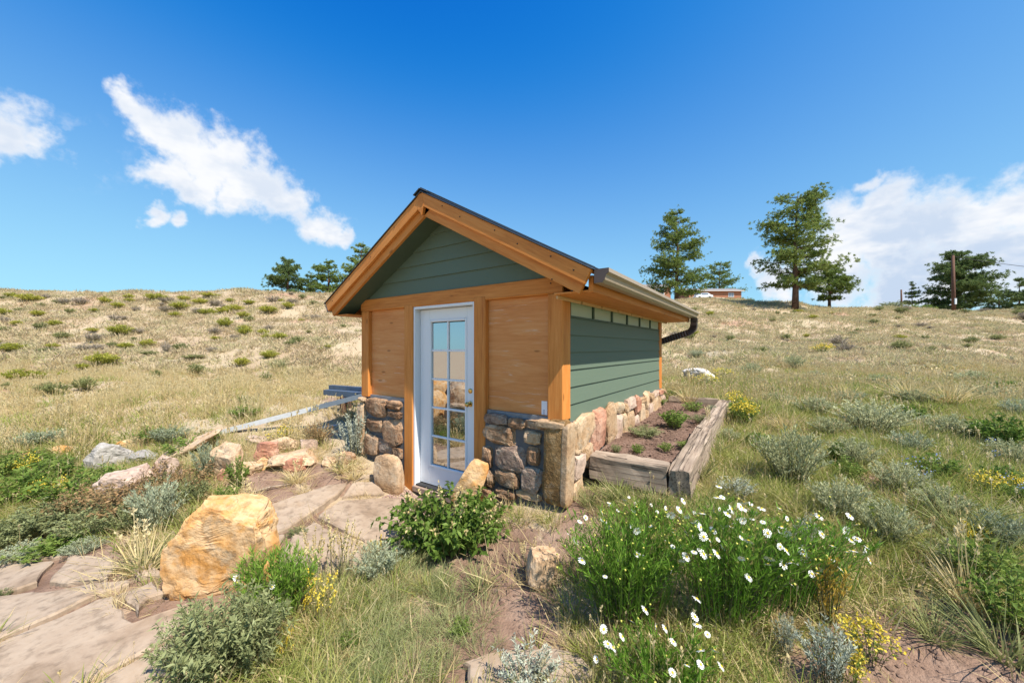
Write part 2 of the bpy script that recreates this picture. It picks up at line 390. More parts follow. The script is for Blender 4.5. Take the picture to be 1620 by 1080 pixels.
def ground_at(u, v, dmin=1.2, dmax=160):
    d = np.geomspace(dmin, dmax, 1200); rr = ray(u, v); P = C0 + d[:, None] * rr
    diff = P[:, 2] - H(P[:, 0], P[:, 1]); k = np.argmax(diff < 0)
    if diff[k] >= 0: k = len(d) - 1
    if k > 0:
        t = diff[k - 1] / max(1e-9, diff[k - 1] - diff[k]); dd = d[k - 1] + (d[k] - d[k - 1]) * t
    else: dd = d[0]
    p = C0 + rr * dd; return np.array([p[0], p[1], h(p[0], p[1])]), dd
def pix(x, y, z):
    d = np.stack([x - C0[0], y - C0[1], z - C0[2]], -1); Z = d @ FW
    return 810 + FPX * (d @ RT) / Z, V0 - FPX * d[..., 2] / Z, Z
def build_ground():
    radii = [0.0]; r = 0.
    while r < 6500:
        r += .10 if r < 6 else max(.10, (r - 6) * .05 + .10); radii.append(r)
    nseg = 400; th = np.linspace(0, 2 * np.pi, nseg, endpoint=False); cx, cy = .2, -1.2
    rr = np.array(radii[1:]); X = cx + rr[:, None] * np.cos(th); Y = cy + rr[:, None] * np.sin(th)
    x = np.r_[cx, X.ravel()]; y = np.r_[cy, Y.ravel()]; z = H(x, y)
    V = np.stack([x, y, z], 1); nr = len(rr)
    i = np.arange(nr - 1)[:, None] * nseg + 1; k = np.arange(nseg)[None]
    k2 = (k + 1) % nseg
    F = np.stack([i + k, i + nseg + k, i + nseg + k2, i + k2], -1).reshape(-1, 4)
    F0 = np.stack([np.zeros(nseg, int), 1 + np.arange(nseg), 1 + (np.arange(nseg) + 1) % nseg, np.zeros(nseg, int)], 1)
    me = mesh_np('ground', V, F, None, True)
    # small centre cap
    bm = bmesh.new(); bm.from_mesh(me); bm.verts.ensure_lookup_table()
    for a in F0: bm.faces.new((bm.verts[a[0]], bm.verts[a[1]], bm.verts[a[2]])).smooth = True
    bm.to_mesh(me); bm.free()
    at_ = me.attributes.new('soil', 'FLOAT', 'POINT'); at_.data.foreach_set('value', soil_mask(x, y).astype(np.float32))
    at2 = me.attributes.new('lush', 'FLOAT', 'POINT'); at2.data.foreach_set('value', lush_mask(x, y).astype(np.float32))
    m, n = material('meadow_soil')
    pos = n.add('ShaderNodeNewGeometry').outputs['Position']
    soil = n.add('ShaderNodeAttribute', attribute_name='soil').outputs['Fac']
    lush = n.add('ShaderNodeAttribute', attribute_name='lush').outputs['Fac']
    a = n.noise(pos, .35, 4, .6); b = n.noise(pos, 2.2, 4, .65); c = n.noise(pos, 14, 4, .65); d = n.noise(pos, 60, 3, .6)
    earth = n.ramp(b, [(.3, (.155, .095, .066)), (.5, (.255, .165, .118)), (.7, (.345, .24, .18))])
    dry = n.ramp(n.math('ADD', n.math('MULTIPLY', a, .6), n.math('MULTIPLY', c, .4)),
                 [(.34, (.34, .23, .155)), (.46, (.42, .32, .21)), (.56, (.46, .37, .25)), (.66, (.36, .34, .23))])
    grn = n.ramp(c, [(.35, (.22, .18, .08)), (.5, (.31, .27, .12)), (.65, (.42, .34, .17))])
    lm = n.smooth(n.math('ADD', lush, n.math('MULTIPLY', n.math('SUBTRACT', b, .5), .9)), .35, .65)
    veg = n.mix(lm, dry, grn)
    pinkish = n.smooth(n.noise(pos, .16, 5, .6), .55, .66)
    veg = n.mix(n.math('MULTIPLY', pinkish, n.math('SUBTRACT', .7, n.math('MULTIPLY', lush, .55))), veg, n.ramp(c, [(.35, (.33, .17, .11)), (.65, (.47, .30, .215))]))
    sm = n.smooth(n.math('ADD', soil, n.math('MULTIPLY', n.math('SUBTRACT', c, .5), .8)), .40, .62)
    col = n.mix(sm, veg, earth)
    col = n.mix(n.math('MULTIPLY', n.smooth(d, .45, .7), .26), col, (.12, .078, .055))
    hh = n.math('ADD', n.math('MULTIPLY', c, .7), n.math('MULTIPLY', d, .45))
    out(n, bsdf(n, col, .95, n.bump(hh, .8, .03), .1))
    me.materials.append(m)
    o = link('ground', me); o['kind'] = 'structure'
SOIL = [(-.30, -.70, .62, .50, 1.), (.05, -1.1, .5, .5, 1.), (.25, -.35, .35, .3, .9), (-.2, -1.5, .35, .35, .9), (-3.4, -1.05, .9, .32, .9), (-2.9, -.55, .6, .25, .9), (-1.4, -.3, .7, .3, 1), (2.35, -.55, .75, .65, 1.), (1.9, -.75, .5, .4, .8), (1.7, 3.2, .5, .9, .6), (3.3, 5.2, 1.1, .6, .7), (2.2, 1.6, .35, .5, .6), (4.6, 3.6, .7, .5, .7), (-6.2, 1.6, 1.2, .5, .6),
        (-.15, -1.7, .4, .3, .7), (1.35, -.35, .55, .3, .5), (-3.1, 1.2, .8, 1.5, .5), (-2.2, -1.6, .9, 1.0, .8), (-3.2, -2.6, 1.5, .6, .8), (-1.55, -2.15, .5, .4, .9), (.15, .05, .2, .35, .8)]
def soil_mask(x, y):
    s = np.zeros_like(x)
    for cx, cy, rx, ry, a in SOIL:
        s = np.maximum(s, a * np.exp(-(((x - cx) / rx) ** 2 + ((y - cy) / ry) ** 2) ** 1.5))
    return s
def lush_mask(x, y):
    """green meadow right of the shed and a greener strip by the rocks on the left"""
    a = 1 / (1 + np.exp(-(x - .2 + .12 * (y - 4)) / .8)) * 1 / (1 + np.exp((y - 13 - .5 * x) / 2.0))
    b = .8 * np.exp(-(((x + 6.) / 3.2) ** 2 + ((y + 2.4) / 1.3) ** 2))
    c = .85 * np.exp(-(((x + .3) / .9) ** 2 + ((y + 2.0) / .8) ** 2))
    return np.clip(np.maximum(np.maximum(a, b), c), 0, 1)
build_ground()

# ------------------------------------------------------------------ rocks
_dirs = {}
def ico(sub):
    if sub not in _dirs:
        bm = bmesh.new(); bmesh.ops.create_icosphere(bm, subdivisions=sub, radius=1)
        V = np.array([v.co[:] for v in bm.verts]); F = np.array([[v.index for v in f.verts] for f in bm.faces]); bm.free(); _dirs[sub] = (V, F)
    return _dirs[sub]
def rock_mesh(seed, sx, sy, sz, sub=3, box_=.62, cuts=7, rough=.05, mat=None, name='rock', cutd=(.62, .9), smooth=False, tops=None):
    """a chiselled stone: a rounded block sliced by random planes, then roughened; half sizes sx, sy, sz"""
    V, F = ico(sub); V = V.copy(); g = np.random.default_rng(seed)
    V = np.sign(V) * np.abs(V) ** box_; V /= np.abs(V).max(0)
    for _ in range(cuts):
        nrm = g.normal(size=3); nrm /= np.linalg.norm(nrm); dd = g.uniform(*cutd)
        ex = V @ nrm - dd * (np.abs(nrm).sum() * .72 + .2); V -= np.maximum(ex, 0)[:, None] * nrm
    for (nx, ny, nz, dd) in tops or []:
        nrm = np.array([nx, ny, nz], float); nrm /= np.linalg.norm(nrm)
        V -= np.maximum(V @ nrm - dd, 0)[:, None] * nrm
    disp = np.zeros(len(V)); off = g.uniform(0, 50, 3)
    for i in range(len(V)):
        p = Vector(V[i] * 1.7 + off); disp[i] = mnoise.fractal(p, .75, 2.2, 6 if sub > 3 else 4) - .55 * max(0., .16 - abs(mnoise.noise(p * 1.3 + Vector((7, 3, 1))))) / .16 * (sub > 3)
    L = np.linalg.norm(V, axis=1)[:, None] + 1e-6
    V = V + V / L * (disp * rough)[:, None]
    V *= np.array([sx, sy, sz])
    return mesh_np(name, V, F, mat, smooth)
rockseed = [100]
def rock_thing(u0, u1, v0, v1, label, mat, depth_ratio=.8, sub=5, name='rock', rz=0., tilt=(0, 0), cuts=13, box_=.6, rough=.10, dscale=1., cat='rock', group=None, base=None, cutd=(.45, .8), tops=None, sink=.12, seed=None):
    """a stone standing on the ground whose outline covers the given box of the photograph"""
    rockseed[0] += 1
    p, d = ground_at((u0 + u1) / 2, v1) if base is None else base
    w = (u1 - u0) / FPX * d / 2; hh = (v1 - v0) / FPX * d / 2
    me = rock_mesh(seed or rockseed[0], w, w * depth_ratio, hh * (1 + sink), sub, box_, cuts, rough, mat, name, cutd, tops=tops)
    c = Vector(p) + Vector(FW) * w * depth_ratio * .9 + Vector((0, 0, hh * (1 - sink)))
    c.z = max(c.z, h(c.x, c.y) + hh * .15) if hh < w * .5 else c.z
    M = Matrix.Translation(c) @ Matrix.Rotation(YAW + rz, 4, 'Z') @ Matrix.Rotation(tilt[0], 4, 'X') @ Matrix.Rotation(tilt[1], 4, 'Y')
    o = link(name, me, M); tag(o, label, cat, group); return o

# ================================================================== the shed
W = 2.989; P = .154; L = 3.59
shed = empty('garden_shed', (-1.5, 1.8, -.05), 'small gabled garden shed with orange cedar frame, green siding and stone base', 'shed')
# corner and door posts, beam
box('post', -P, 0, 0, P, .955, 2.077, CEDAR, shed, .008, 'Z')
box('post', -W, -W + P, 0, P, .955, 2.077, CEDAR, shed, .008, 'Z')
box('post', -2.1165, -1.9625, -.002, .16, -.12, 2.105, CEDAR, shed, .008, 'Z')
box('post', -1.0225, -.8685, -.002, .16, -.12, 2.118, CEDAR, shed, .008, 'Z')
box('post', -P, -.004, L - P, L, .86, 2.06, CEDAR, shed, .006, 'Z')
box('post', -W + .004, -W + P, L - P, L, .8, 2.06, CEDAR, shed, .006, 'Z')
beam = box('beam', -W - .02, .0, -.003 + .006, .15, 2.0775, 2.2295, CEDAR, shed, .008, 'X')
# side plates (their ends show as a block beside the front beam)
box('side_beam', -.13, .012, .152, L, 2.066, 2.2, CEDAR, shed, .006, 'Y')
box('side_beam', -W - .012, -W + .13, .152, L, 2.066, 2.2, CEDAR, shed, .006, 'Y')
# plywood infill panels
box('infill_panel', -W + P, -2.1165, .055, .075, .945, 2.0775, PLY, shed, .002, 'X')
ip = box('infill_panel', -.8685, -P, .055, .075, .945, 2.0775, PLY, shed, .002, 'X')
box('flashing', -W + P, -2.1165, .03, .0549, .925, .985, mat_plain('zinc_flashing', (.23, .25, .28), .5, .3, var=.2), shed, .002)
box('flashing', -.8685, -P, .03, .0549, .925, .975, bpy.data.materials['zinc_flashing'], shed, .002)
tagm, n_ = material('paper_tag')
tc_ = n_.add('ShaderNodeTexCoord').outputs['Object']
s_ = n_.add('ShaderNodeSeparateXYZ', i_0=tc_)
inbox = n_.math('MULTIPLY', n_.math('LESS_THAN', s_.outputs[2], -.012), n_.math('LESS_THAN', n_.math('ABSOLUTE', n_.math('ADD', s_.outputs[0], .004)), .011))
bars = n_.math('MULTIPLY', n_.math('GREATER_THAN', n_.math('FRACT', n_.math('MULTIPLY', s_.outputs[2], 130.)), .45), inbox)
out(n_, bsdf(n_, n_.mix(n_.math('MULTIPLY', bars, .75), (.78, .80, .85), (.10, .14, .25)), .6))
box('paper_tag', -.246, -.186, .0525, .0548, .985, 1.11, tagm, ip, .0005)
# interior back so the glass looks into a dim room
DIM = mat_plain('interior_boards', (.16, .15, .13), .9)
box('back_wall', -W + P, -P, L - .1, L - .03, -.1, 2.06, GREEN, shed, .003)
box('floor_slab', -W + .2, -.2, .3, L - .2, -.16, -.09, DIM, shed, .003)
box('back_siding', -W + P, -P, L - .028, L - .01, .7, 2.06, GREEN, shed, .003)
# side cladding: lapped boards, right side in view
def lap_board(y0, y1, z0, z1, xs, side, name='siding_board', tip=.017):
    """one clapboard on the side wall, thicker and proud at its lower edge"""
    ln = y1 - y0; ht = z1 - z0
    V = [(-ln / 2, -.02, 0), (ln / 2, -.02, 0), (ln / 2, tip, 0), (-ln / 2, tip, 0), (-ln / 2, -.02, ht), (ln / 2, -.02, ht), (ln / 2, .002, ht), (-ln / 2, .002, ht)]
    F = [(3, 2, 1, 0), (4, 5, 6, 7), (0, 1, 5, 4), (2, 3, 7, 6), (1, 2, 6, 5), (3, 0, 4, 7)]
    me = mesh_np(name, V, F, GREEN)
    Mx = Matrix.Translation((xs, (y0 + y1) / 2, z0)) @ Matrix.Rotation(R(-90) if side > 0 else R(90), 4, 'Z')
    return link(name, me, Mx, shed)
zs = [1.872, 1.7153, 1.5573, 1.3993, 1.2413, 1.0833, .925]
for zt, zb in zip(zs[:-1], zs[1:]):
    lap_board(P, L - P, zb, zt + .012, -.022, 1)
    lap_board(P, L - P, zb, zt + .012, -W + .022, -1)
# ventilating strip of ribbed panels under the eave
box('strip_rail', -.03, -.006, P, L - P, 1.872, 1.892, GREEN_TRIM, shed, .002, 'Y')
box('strip_rail', -.03, -.006, P, L - P, 2.046, 2.064, GREEN_TRIM, shed, .002, 'Y')
npan = 6; pw = (L - 2 * P) / npan
for i in range(npan):
    y0 = P + i * pw
    box('ribbed_panel', -.034, -.022, y0 + .02, y0 + pw - .012, 1.892, 2.046, POLY, shed, .001, 'Y')
    box('strip_mullion', -.03, -.004, y0 - .012 if i else y0, y0 + .02, 1.892, 2.046, GREEN_TRIM, shed, .002, 'Z')
box('strip_backing', -.06, -.045, P, L - P, 1.86, 2.064, GREEN, shed, .002, 'Y')
box('left_strip', -W + .02, -W + .04, P, L - P, 1.875, 2.064, GREEN, shed, .002, 'Y')
# gable cladding
XR = -1.505; HALF = 1.88; ZR = 3.22; SL = .548                    # ridge, half span, fascia top at the ridge, slope
def gable_board(z0, z1, name='gable_board'):
    zmax = ZR - .19; t = .020
    def xr(z): return max(.02, min(1.49, (zmax - z) / SL))
    a, b = xr(z0), xr(z1)
    V = [(-a, .03, 0), (a, .03, 0), (a, -t, 0), (-a, -t, 0), (-b, .03, z1 - z0), (b, .03, z1 - z0), (b, -.002, z1 - z0), (-b, -.002, z1 - z0)]
    F = [(0, 3, 2, 1), (4, 5, 6, 7), (1, 5, 4, 0)[::-1], (2, 3, 7, 6), (1, 2, 6, 5), (3, 0, 4, 7)]
    link(name, mesh_np(name, V, F, GREEN), Matrix.Translation((XR, .045, z0)), shed)
gz = [2.2255, 2.4035, 2.5615, 2.7195, 2.8775, 3.03]
for z0, z1 in zip(gz[:-1], gz[1:]): gable_board(z0, z1 + .008)
# roof: two decks, metal sheets, ridge cap, barge boards, soffits
YF, YB = -.25, L + .38
ANG = math.atan(SL)
def slope_part(name, side, u0, u1, y0, y1, t0, t1, mat, parent=shed, bev=.003, zoff=0.):
    """a slab lying along the roof slope: u along the slope from the ridge, t normal to it (negative = below)"""
    ln = u1 - u0
    Mx = Matrix.Translation((XR, 0, ZR + zoff)) @ (Matrix.Rotation(ANG, 4, 'Y') if side > 0 else (Matrix.Rotation(-ANG, 4, 'Y')))
    Mx = Mx @ Matrix.Translation((side * (u0 + u1) / 2, (y0 + y1) / 2, (t0 + t1) / 2))
    return link(name, box_mesh(ln, y1 - y0, t1 - t0, bev, name), Mx, parent, mat)
SLEN = HALF / math.cos(ANG)
for s in (1, -1):
    slope_part('barge_board', s, .004 if s > 0 else .06, SLEN, YF - .02, YF + .018, -.122, 0, CEDAR)
    slope_part('barge_trim', s, .02, SLEN - .02, YF + .0185, YF + .055, -.208, -.085, CEDAR)
    deck = slope_part('roof_deck', s, .0, SLEN - .004, YF + .02, YB, -.028, -.004, CEDAR)
    sheet = slope_part('roof_sheet', s, -.01, SLEN + (.03 if s < 0 else .012), YF - .034, YB + .02, .002, .012, ROOFM)
    for k in range(9):
        yy = YF + .02 + k * (YB - YF - .06) / 8
        slope_part('seam', s, .04, SLEN, yy - .008, yy + .008, .013, .028, ROOFM, sheet, .002)
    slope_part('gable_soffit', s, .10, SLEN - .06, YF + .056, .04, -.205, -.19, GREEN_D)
    slope_part('ridge_cap', s, -.012, .10, YF - .045, YB + .03, .03, .042, ROOFM)
# king block where the barges meet
bm = bmesh.new()
pts = [(-.06, -.012), (.01, -.012), (.035, -.14), (.0, -.235), (-.06, -.16)]
vf = [bm.verts.new((XR + x, YF - .0212, ZR + z)) for x, z in pts]; vb = [bm.verts.new((XR + x, YF + .04, ZR + z)) for x, z in pts]
bm.faces.new(vf); bm.faces.new(vb[::-1])
for i in range(5): j = (i + 1) % 5; bm.faces.new((vf[j], vf[i], vb[i], vb[j]))
bmesh.ops.recalc_face_normals(bm, faces=bm.faces)
link('ridge_block', bm_mesh(bm, 'ridge_block', CEDAR), None, shed)
# screw heads on the barges
scr = tube_mesh([(0, 0, 0), (0, -.004, 0)], .006, 8, name='screw', mat=DARKRUB)
for s, us in ((1, (.35, .62, 1.1, 1.38, 1.75, 1.98)), (-1, (.5, 1.0, 1.5, 1.95))):
    for k, u in enumerate(us):
        x = XR + s * u * math.cos(ANG); z = ZR - u * math.sin(ANG) - (.07 if k % 2 else .045)
        link('screw', scr, Matrix.Translation((x, YF - .021, z)), shed)
for x, z in ((-.12, 2.17), (.02, 2.155), (.2, 2.045)):
    link('screw', scr, Matrix.Translation((x, YF + .0175 if x > -.05 else -.001, z)), shed)
# boxed eaves with rafter blocks
EX = XR + HALF
box('eave_soffit', .013, EX - .0555, YF + .06, YB - .02, 2.034, 2.05, CEDAR, shed, .003, 'Y')
box('eave_fascia', EX - .055, EX - .015, YF + .056, YB - .02, 2.028, 2.158, CEDAR, shed, .003, 'Y')
box('eave_soffit', -W - .013 - (EX - .115), -W - .013, YF + .06, YB - .02, 2.02, 2.036, CEDAR, shed, .003, 'Y')
LX = XR - HALF
box('eave_fascia', LX + .03, LX + .062, YF + .056, YB - .02, 2.036, 2.15, CEDAR, shed, .003, 'Y')
CREAM = mat_paint('pale_strip', (.62, .42, .22), .6)
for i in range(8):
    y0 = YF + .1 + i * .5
    box('soffit_strip', .0135, .032, y0, y0 + .46, 2.05 - .044, 2.0335, CREAM, shed, .002, 'Y')  # pale strips where the soffit meets the wall
# gutters (open channel with rolled lip) and brackets
def gutter(xi, side, y0, y1, z, w=.115, hgt=.105):
    prof = [(0, hgt), (0, .0), (w * .55, 0), (w * .72, .02), (w * .80, .055), (w, .075), (w, hgt), (w - .012, hgt), (w - .012, .083), (w * .76, .062), (w * .66, .026), (w * .5, .006), (.006, .006), (.006, hgt)]
    V = [(xi + side * a, y, z + b) for y in (y0, y1) for a, b in prof]; k = len(prof)
    bm = bmesh.new(); vs = [bm.verts.new(v) for v in V]
    for i in range(k): j = (i + 1) % k; bm.faces.new((vs[i], vs[j], vs[k + j], vs[k + i]))
    bmesh.ops.recalc_face_normals(bm, faces=bm.faces)
    g = link('gutter', bm_mesh(bm, 'gutter', GUTTER), None, shed)
    for y in (y0 - .0015, y1 + .0015):
        bm = bmesh.new(); f = [bm.verts.new((xi + side * a, y, z + b)) for a, b in prof[:7]]
        fc = bm.faces.new(f); r_ = bmesh.ops.extrude_face_region(bm, geom=[fc])
        bmesh.ops.translate(bm, vec=(0, .003 if y > 0 else -.003, 0), verts=[e for e in r_['geom'] if isinstance(e, bmesh.types.BMVert)])
        bmesh.ops.recalc_face_normals(bm, faces=bm.faces)
        link('end_cap', bm_mesh(bm, 'end_cap', GUT_DARK), None, g)
    return g
GX = EX + .008
g1 = gutter(GX, 1, YF + .02, YB + .03, 2.088)
gutter(LX - .012, -1, YF + .05, YB + .02, 2.082)
for i in range(7):
    y = .12 + i * .58
    box('gutter_bracket', EX - .0149, GX - .001, y, y + .022, 2.10, 2.112, DARKRUB, shed, .001)
# downspout: ribbed elbow below the gutter, then back to the rear wall
def downspout():
    pts = [Vector((GX + .06, YB - .10, 2.088))]; c = Vector((GX - .075, YB - .10, 1.97))
    for k in range(13):
        a = R(0 - 68 * k / 12); pts.append(Vector((c.x + .13 * math.cos(a), YB - .10, c.z + .13 * math.sin(a) - .0)))
    end = pts[-1]; dirv = Vector((-1, 0, -.33)).normalized()
    for k in range(1, 14): pts.append(end + dirv * .044 * k)
    V = []; F = []
    for i, p in enumerate(pts):
        t = (pts[min(i + 1, len(pts) - 1)] - pts[max(i - 1, 0)]).normalized(); nn = Vector((t.z, 0, -t.x))
        for jj, sc in ((0, 1.0), (1, 1.0), (2, .9)):
            if i == len(pts) - 1 and jj: continue
            q = p + (pts[i + 1] - p) * (jj / 3) if i < len(pts) - 1 else p
            for (a, b) in ((-.036, -.03), (.036, -.03), (.036, .03), (-.036, .03)):
                V.append(q + nn * b * sc * 1.7 + Vector((0, a * sc * 1.5, 0)))
    for i in range(len(V) // 4 - 1):
        for k in range(4): F.append((i * 4 + k, i * 4 + (k + 1) % 4, i * 4 + 4 + (k + 1) % 4, i * 4 + 4 + k))
    link('downspout', mesh_np('downspout', V, F, SPOUT), None, shed)
    p = pts[-1]
    box('downspout_leader', p.x - .03, p.x + .03, p.y - .04, p.y + .04, .7, p.z + .03, SPOUT, shed, .006, 'Z')
downspout()
# door: casing, slab, ten panes, knob and bolt
DX0, DX1 = -1.937, -1.10
door = box('door', DX0 + .12, DX1 - .12, .118, .128, .1, .2, WHITE, shed, .001)
box('door_casing', -1.962, -1.937, .012, .14, -.03, 2.0765, WHITE, shed, .003, 'Z')
box('door_casing', -1.048, -1.0229, .012, .14, -.03, 2.0765, WHITE, shed, .003, 'Z')
box('door_casing', -1.937, -1.048, .012, .14, 2.047, 2.0765, WHITE, shed, .003, 'X')
box('door_casing', -1.10, -1.048, .07, .14, -.02, 2.047, WHITE, shed, .003, 'Z')
box('door_sill', -1.96, -1.025, -.01, .15, -.075, -.012, mat_plain('sill_wood', (.36, .26, .2), .7), shed, .005)
box('threshold', -1.936, -1.101, .02, .13, -.012, .006, DARKRUB, shed, .004)
PX0, PX1, PZ0, PZ1 = -1.748, -1.222, .25, 1.893
box('stile', DX0 + .004, PX0 - .03, .09, .13, .014, 2.042, WHITE, door, .003, 'Z')
box('stile', PX1 + .03, DX1 - .004, .09, .13, .014, 2.042, WHITE, door, .003, 'Z')
box('rail', PX0 - .0299, PX1 + .0299, .0905, .1295, .014, PZ0 - .03, WHITE, door, .003)
box('rail', PX0 - .0299, PX1 + .0299, .0905, .1295, PZ1 + .03, 2.042, WHITE, door, .003)
for a in ((PX0 - .03, PX0, PZ0 - .03, PZ1 + .03), (PX1, PX1 + .03, PZ0 - .03, PZ1 + .03)): box('glazing_bead', a[0], a[1], .083, .13, a[2], a[3], WHITE, door, .006, 'Z')
for a in ((PX0 + .0002, PX1 - .0002, PZ0 - .03, PZ0), (PX0 + .0002, PX1 - .0002, PZ1, PZ1 + .03)): box('glazing_bead', a[0], a[1], .0835, .13, a[2], a[3], WHITE, door, .006)
xm = (PX0 + PX1) / 2; rows = np.linspace(PZ0, PZ1, 6)
box('glazing_bar', xm - .011, xm + .011, .092, .128, PZ0, PZ1, WHITE, door, .004, 'Z')
for z in rows[1:-1]: box('glazing_bar', PX0, PX1, .0925, .1275, z - .011, z + .011, WHITE, door, .004)
for z0, z1 in zip(rows[:-1], rows[1:]):
    for x0, x1 in ((PX0, xm - .011), (xm + .011, PX1)):
        gl = box('pane', x0 + .001, x1 - .001, .108, .112, z0 + .0105, z1 - .0105, GLASS, door, 0)
        gl.rotation_mode = 'XYZ'
kn = []
for z, r_ in ((1.0, .027), (1.138, .024)):
    ring = tube_mesh([(0, 0, 0), (0, -.008, 0), (0, -.010, 0)], [r_ * 1.1, r_ * 1.1, r_ * .8], 16, name='rose', mat=BRASS)
    link('lock_rose', ring, Matrix.Translation((-1.143, .09, z)), door)
    if z < 1.05: link('knob', tube_mesh([(0, 0, 0), (0, -.025, 0), (0, -.03, 0), (0, -.045, 0), (0, -.06, 0), (0, -.066, 0)], [.011, .011, .022, .028, .022, .006], 14, name='knob', mat=BRASS), Matrix.Translation((-1.143, .081, z)), door)
# interior curtain-like pale back so the top panes read light
# ------------------------------------------------------------------ stone base of the front
base = box('stone_base', -.8685, -.004, .004, .054, -.05, .93, MORTAR, shed, 0)
base2 = box('stone_base', -W + .01, -2.1165, .004, .054, .0, .93, MORTAR, shed, 0)
base3 = box('stone_base', -.052, -.0035, .0545, L, .3, .93, MORTAR, shed, 0)
base4 = box('stone_base', -W + .0035, -W + .052, .0545, L, .2, .93, MORTAR, shed, 0)
def wall_stone(u0, u1, v0, v1, seed, mat=R_WALL, parent=base, y=-.005, th=.06, sub=4, box_=.5, cuts=8, rough=.13, yb=.028, name='stone', grow=.99):
    a = on_y(u0, v0, y); b = on_y(u1, v1, y); c = on_y(u0, v1, y); d2 = on_y(u1, v0, y)
    cx = (a[0] + b[0]) / 2; cz = (a[2] + b[2] + c[2] + d2[2]) / 4; sx = abs(b[0] - a[0]) / 2; sz = (abs(a[2] - c[2]) + abs(b[2] - d2[2])) / 4
    me = rock_mesh(seed, sx * grow, th, sz * grow, sub, box_, cuts, rough, mat, name, (.66, .92))
    return link(name, me, Matrix.Translation((cx, yb - .02, cz)), parent)
def c3(q): return [540 + q[0] / 3.176, 540 + q[1] / 3.176, 460 + q[2] / 3.176, 460 + q[3] / 3.176]
right_stones = [(722, 842, 617, 672, 'g'), (842, 930, 640, 690, 'b'), (925, 1040, 648, 698, 'b'), (712, 900, 674, 772, 'b'), (915, 1010, 702, 768, 't'), (712, 766, 780, 880, 'b'),
                (775, 938, 776, 905, 'g'), (936, 1000, 780, 872, 'b'), (775, 897, 897, 988, 'b'), (900, 1022, 882, 1012, 'g'), (735, 772, 900, 985, 'b'), (880, 1010, 1000, 1045, 't'), (700, 776, 985, 1040, 'b'), (778, 882, 990, 1042, 'b'), (690, 738, 880, 985, 'g')]
left_stones = [(125, 232, 540, 632, 'b'), (234, 306, 552, 602, 'b'), (240, 306, 603, 640, 'b'), (135, 210, 640, 706, 'b'), (210, 307, 637, 782, 'b'), (122, 192, 708, 826, 'b'), (192, 266, 726, 816, 'g'),
               (266, 307, 780, 845, 'b'), (84, 124, 558, 830, 't'), (92, 124, 533, 556, 't')]
for i, q in enumerate(right_stones):
    wall_stone(*c3(q), 300 + i, {'g': R_WALLG, 'b': R_WALL, 't': R_TAN}[q[4]], base)
for i, q in enumerate(left_stones):
    wall_stone(*c3(q), 340 + i, {'g': R_WALLG, 'b': R_WALL, 't': R_TAN}[q[4]], base2)
# tall slab on the corner: darker golden face to the front, paler side to the right
me = rock_mesh(371, .118, .075, .37, 5, .32, 3, .05, R_SLAB, 'corner_slab', (.82, .96))
link('corner_slab', me, Matrix.Translation((-.045, -.005, .60)) @ Matrix.Rotation(R(2), 4, 'Y'), base)
link('corner_slab', rock_mesh(372, .035, .082, .36, 4, .3, 2, .02, R_SIDE, 'corner_slab', (.9, .98)), Matrix.Translation((.048, .0, .59)) @ Matrix.Rotation(R(2), 4, 'Y'), base3)
link('corner_slab', rock_mesh(373, .15, .075, .035, 4, .4, 3, .03, R_SIDE, 'corner_slab', (.8, .95)), Matrix.Translation((-.10, -.012, .925)), base)
# side stones
def side_stone(y0, y1, z0, z1, seed, mat, x=.0, th=.05, rot=0.):
    me = rock_mesh(seed, th, (y1 - y0) / 2, (z1 - z0) / 2, 4, .36, 9, .10, mat, 'stone', (.6, .9))
    link('stone', me, Matrix.Translation((x, (y0 + y1) / 2, (z0 + z1) / 2)) @ Matrix.Rotation(rot, 4, 'X'), base3)
for k, (y0, y1, z0, z1, mt, ro) in enumerate([(.10, .60, .63, .96, R_TAN, .1), (.12, .36, .40, .63, R_PINK, 0), (.36, .56, .42, .66, R_SIDE, .2), (.10, .34, .22, .42, R_TAN, 0), (.58, .92, .52, .965, R_RED, .04),
                                              (.92, 1.22, .55, .985, R_SIDE, .12)]):
    side_stone(y0, y1, z0, z1, 400 + k, mt, .012, .06, ro)
g_ = np.random.default_rng(5)
y = 1.22; k = 0
while y < L + .02:
    w_ = g_.uniform(.13, .34); zt = .95 + g_.uniform(-.035, .03)
    zm = g_.uniform(.70, .80) if w_ < .24 else g_.uniform(.80, .86)
    mt = [R_TAN, R_SIDE, R_PINK, R_RED, R_SIDE][k % 5]
    side_stone(y, min(L + .03, y + w_), zm, zt, 420 + k, mt, .006 + g_.uniform(0, .02), .055, g_.uniform(-.15, .15))
    side_stone(y - .05, min(L + .03, y + w_ - .06), .52, zm + .01, 460 + k, [R_PINK, R_TAN, R_SIDE][k % 3], .004 + g_.uniform(0, .02), .055, g_.uniform(-.15, .15))
    y += w_; k += 1

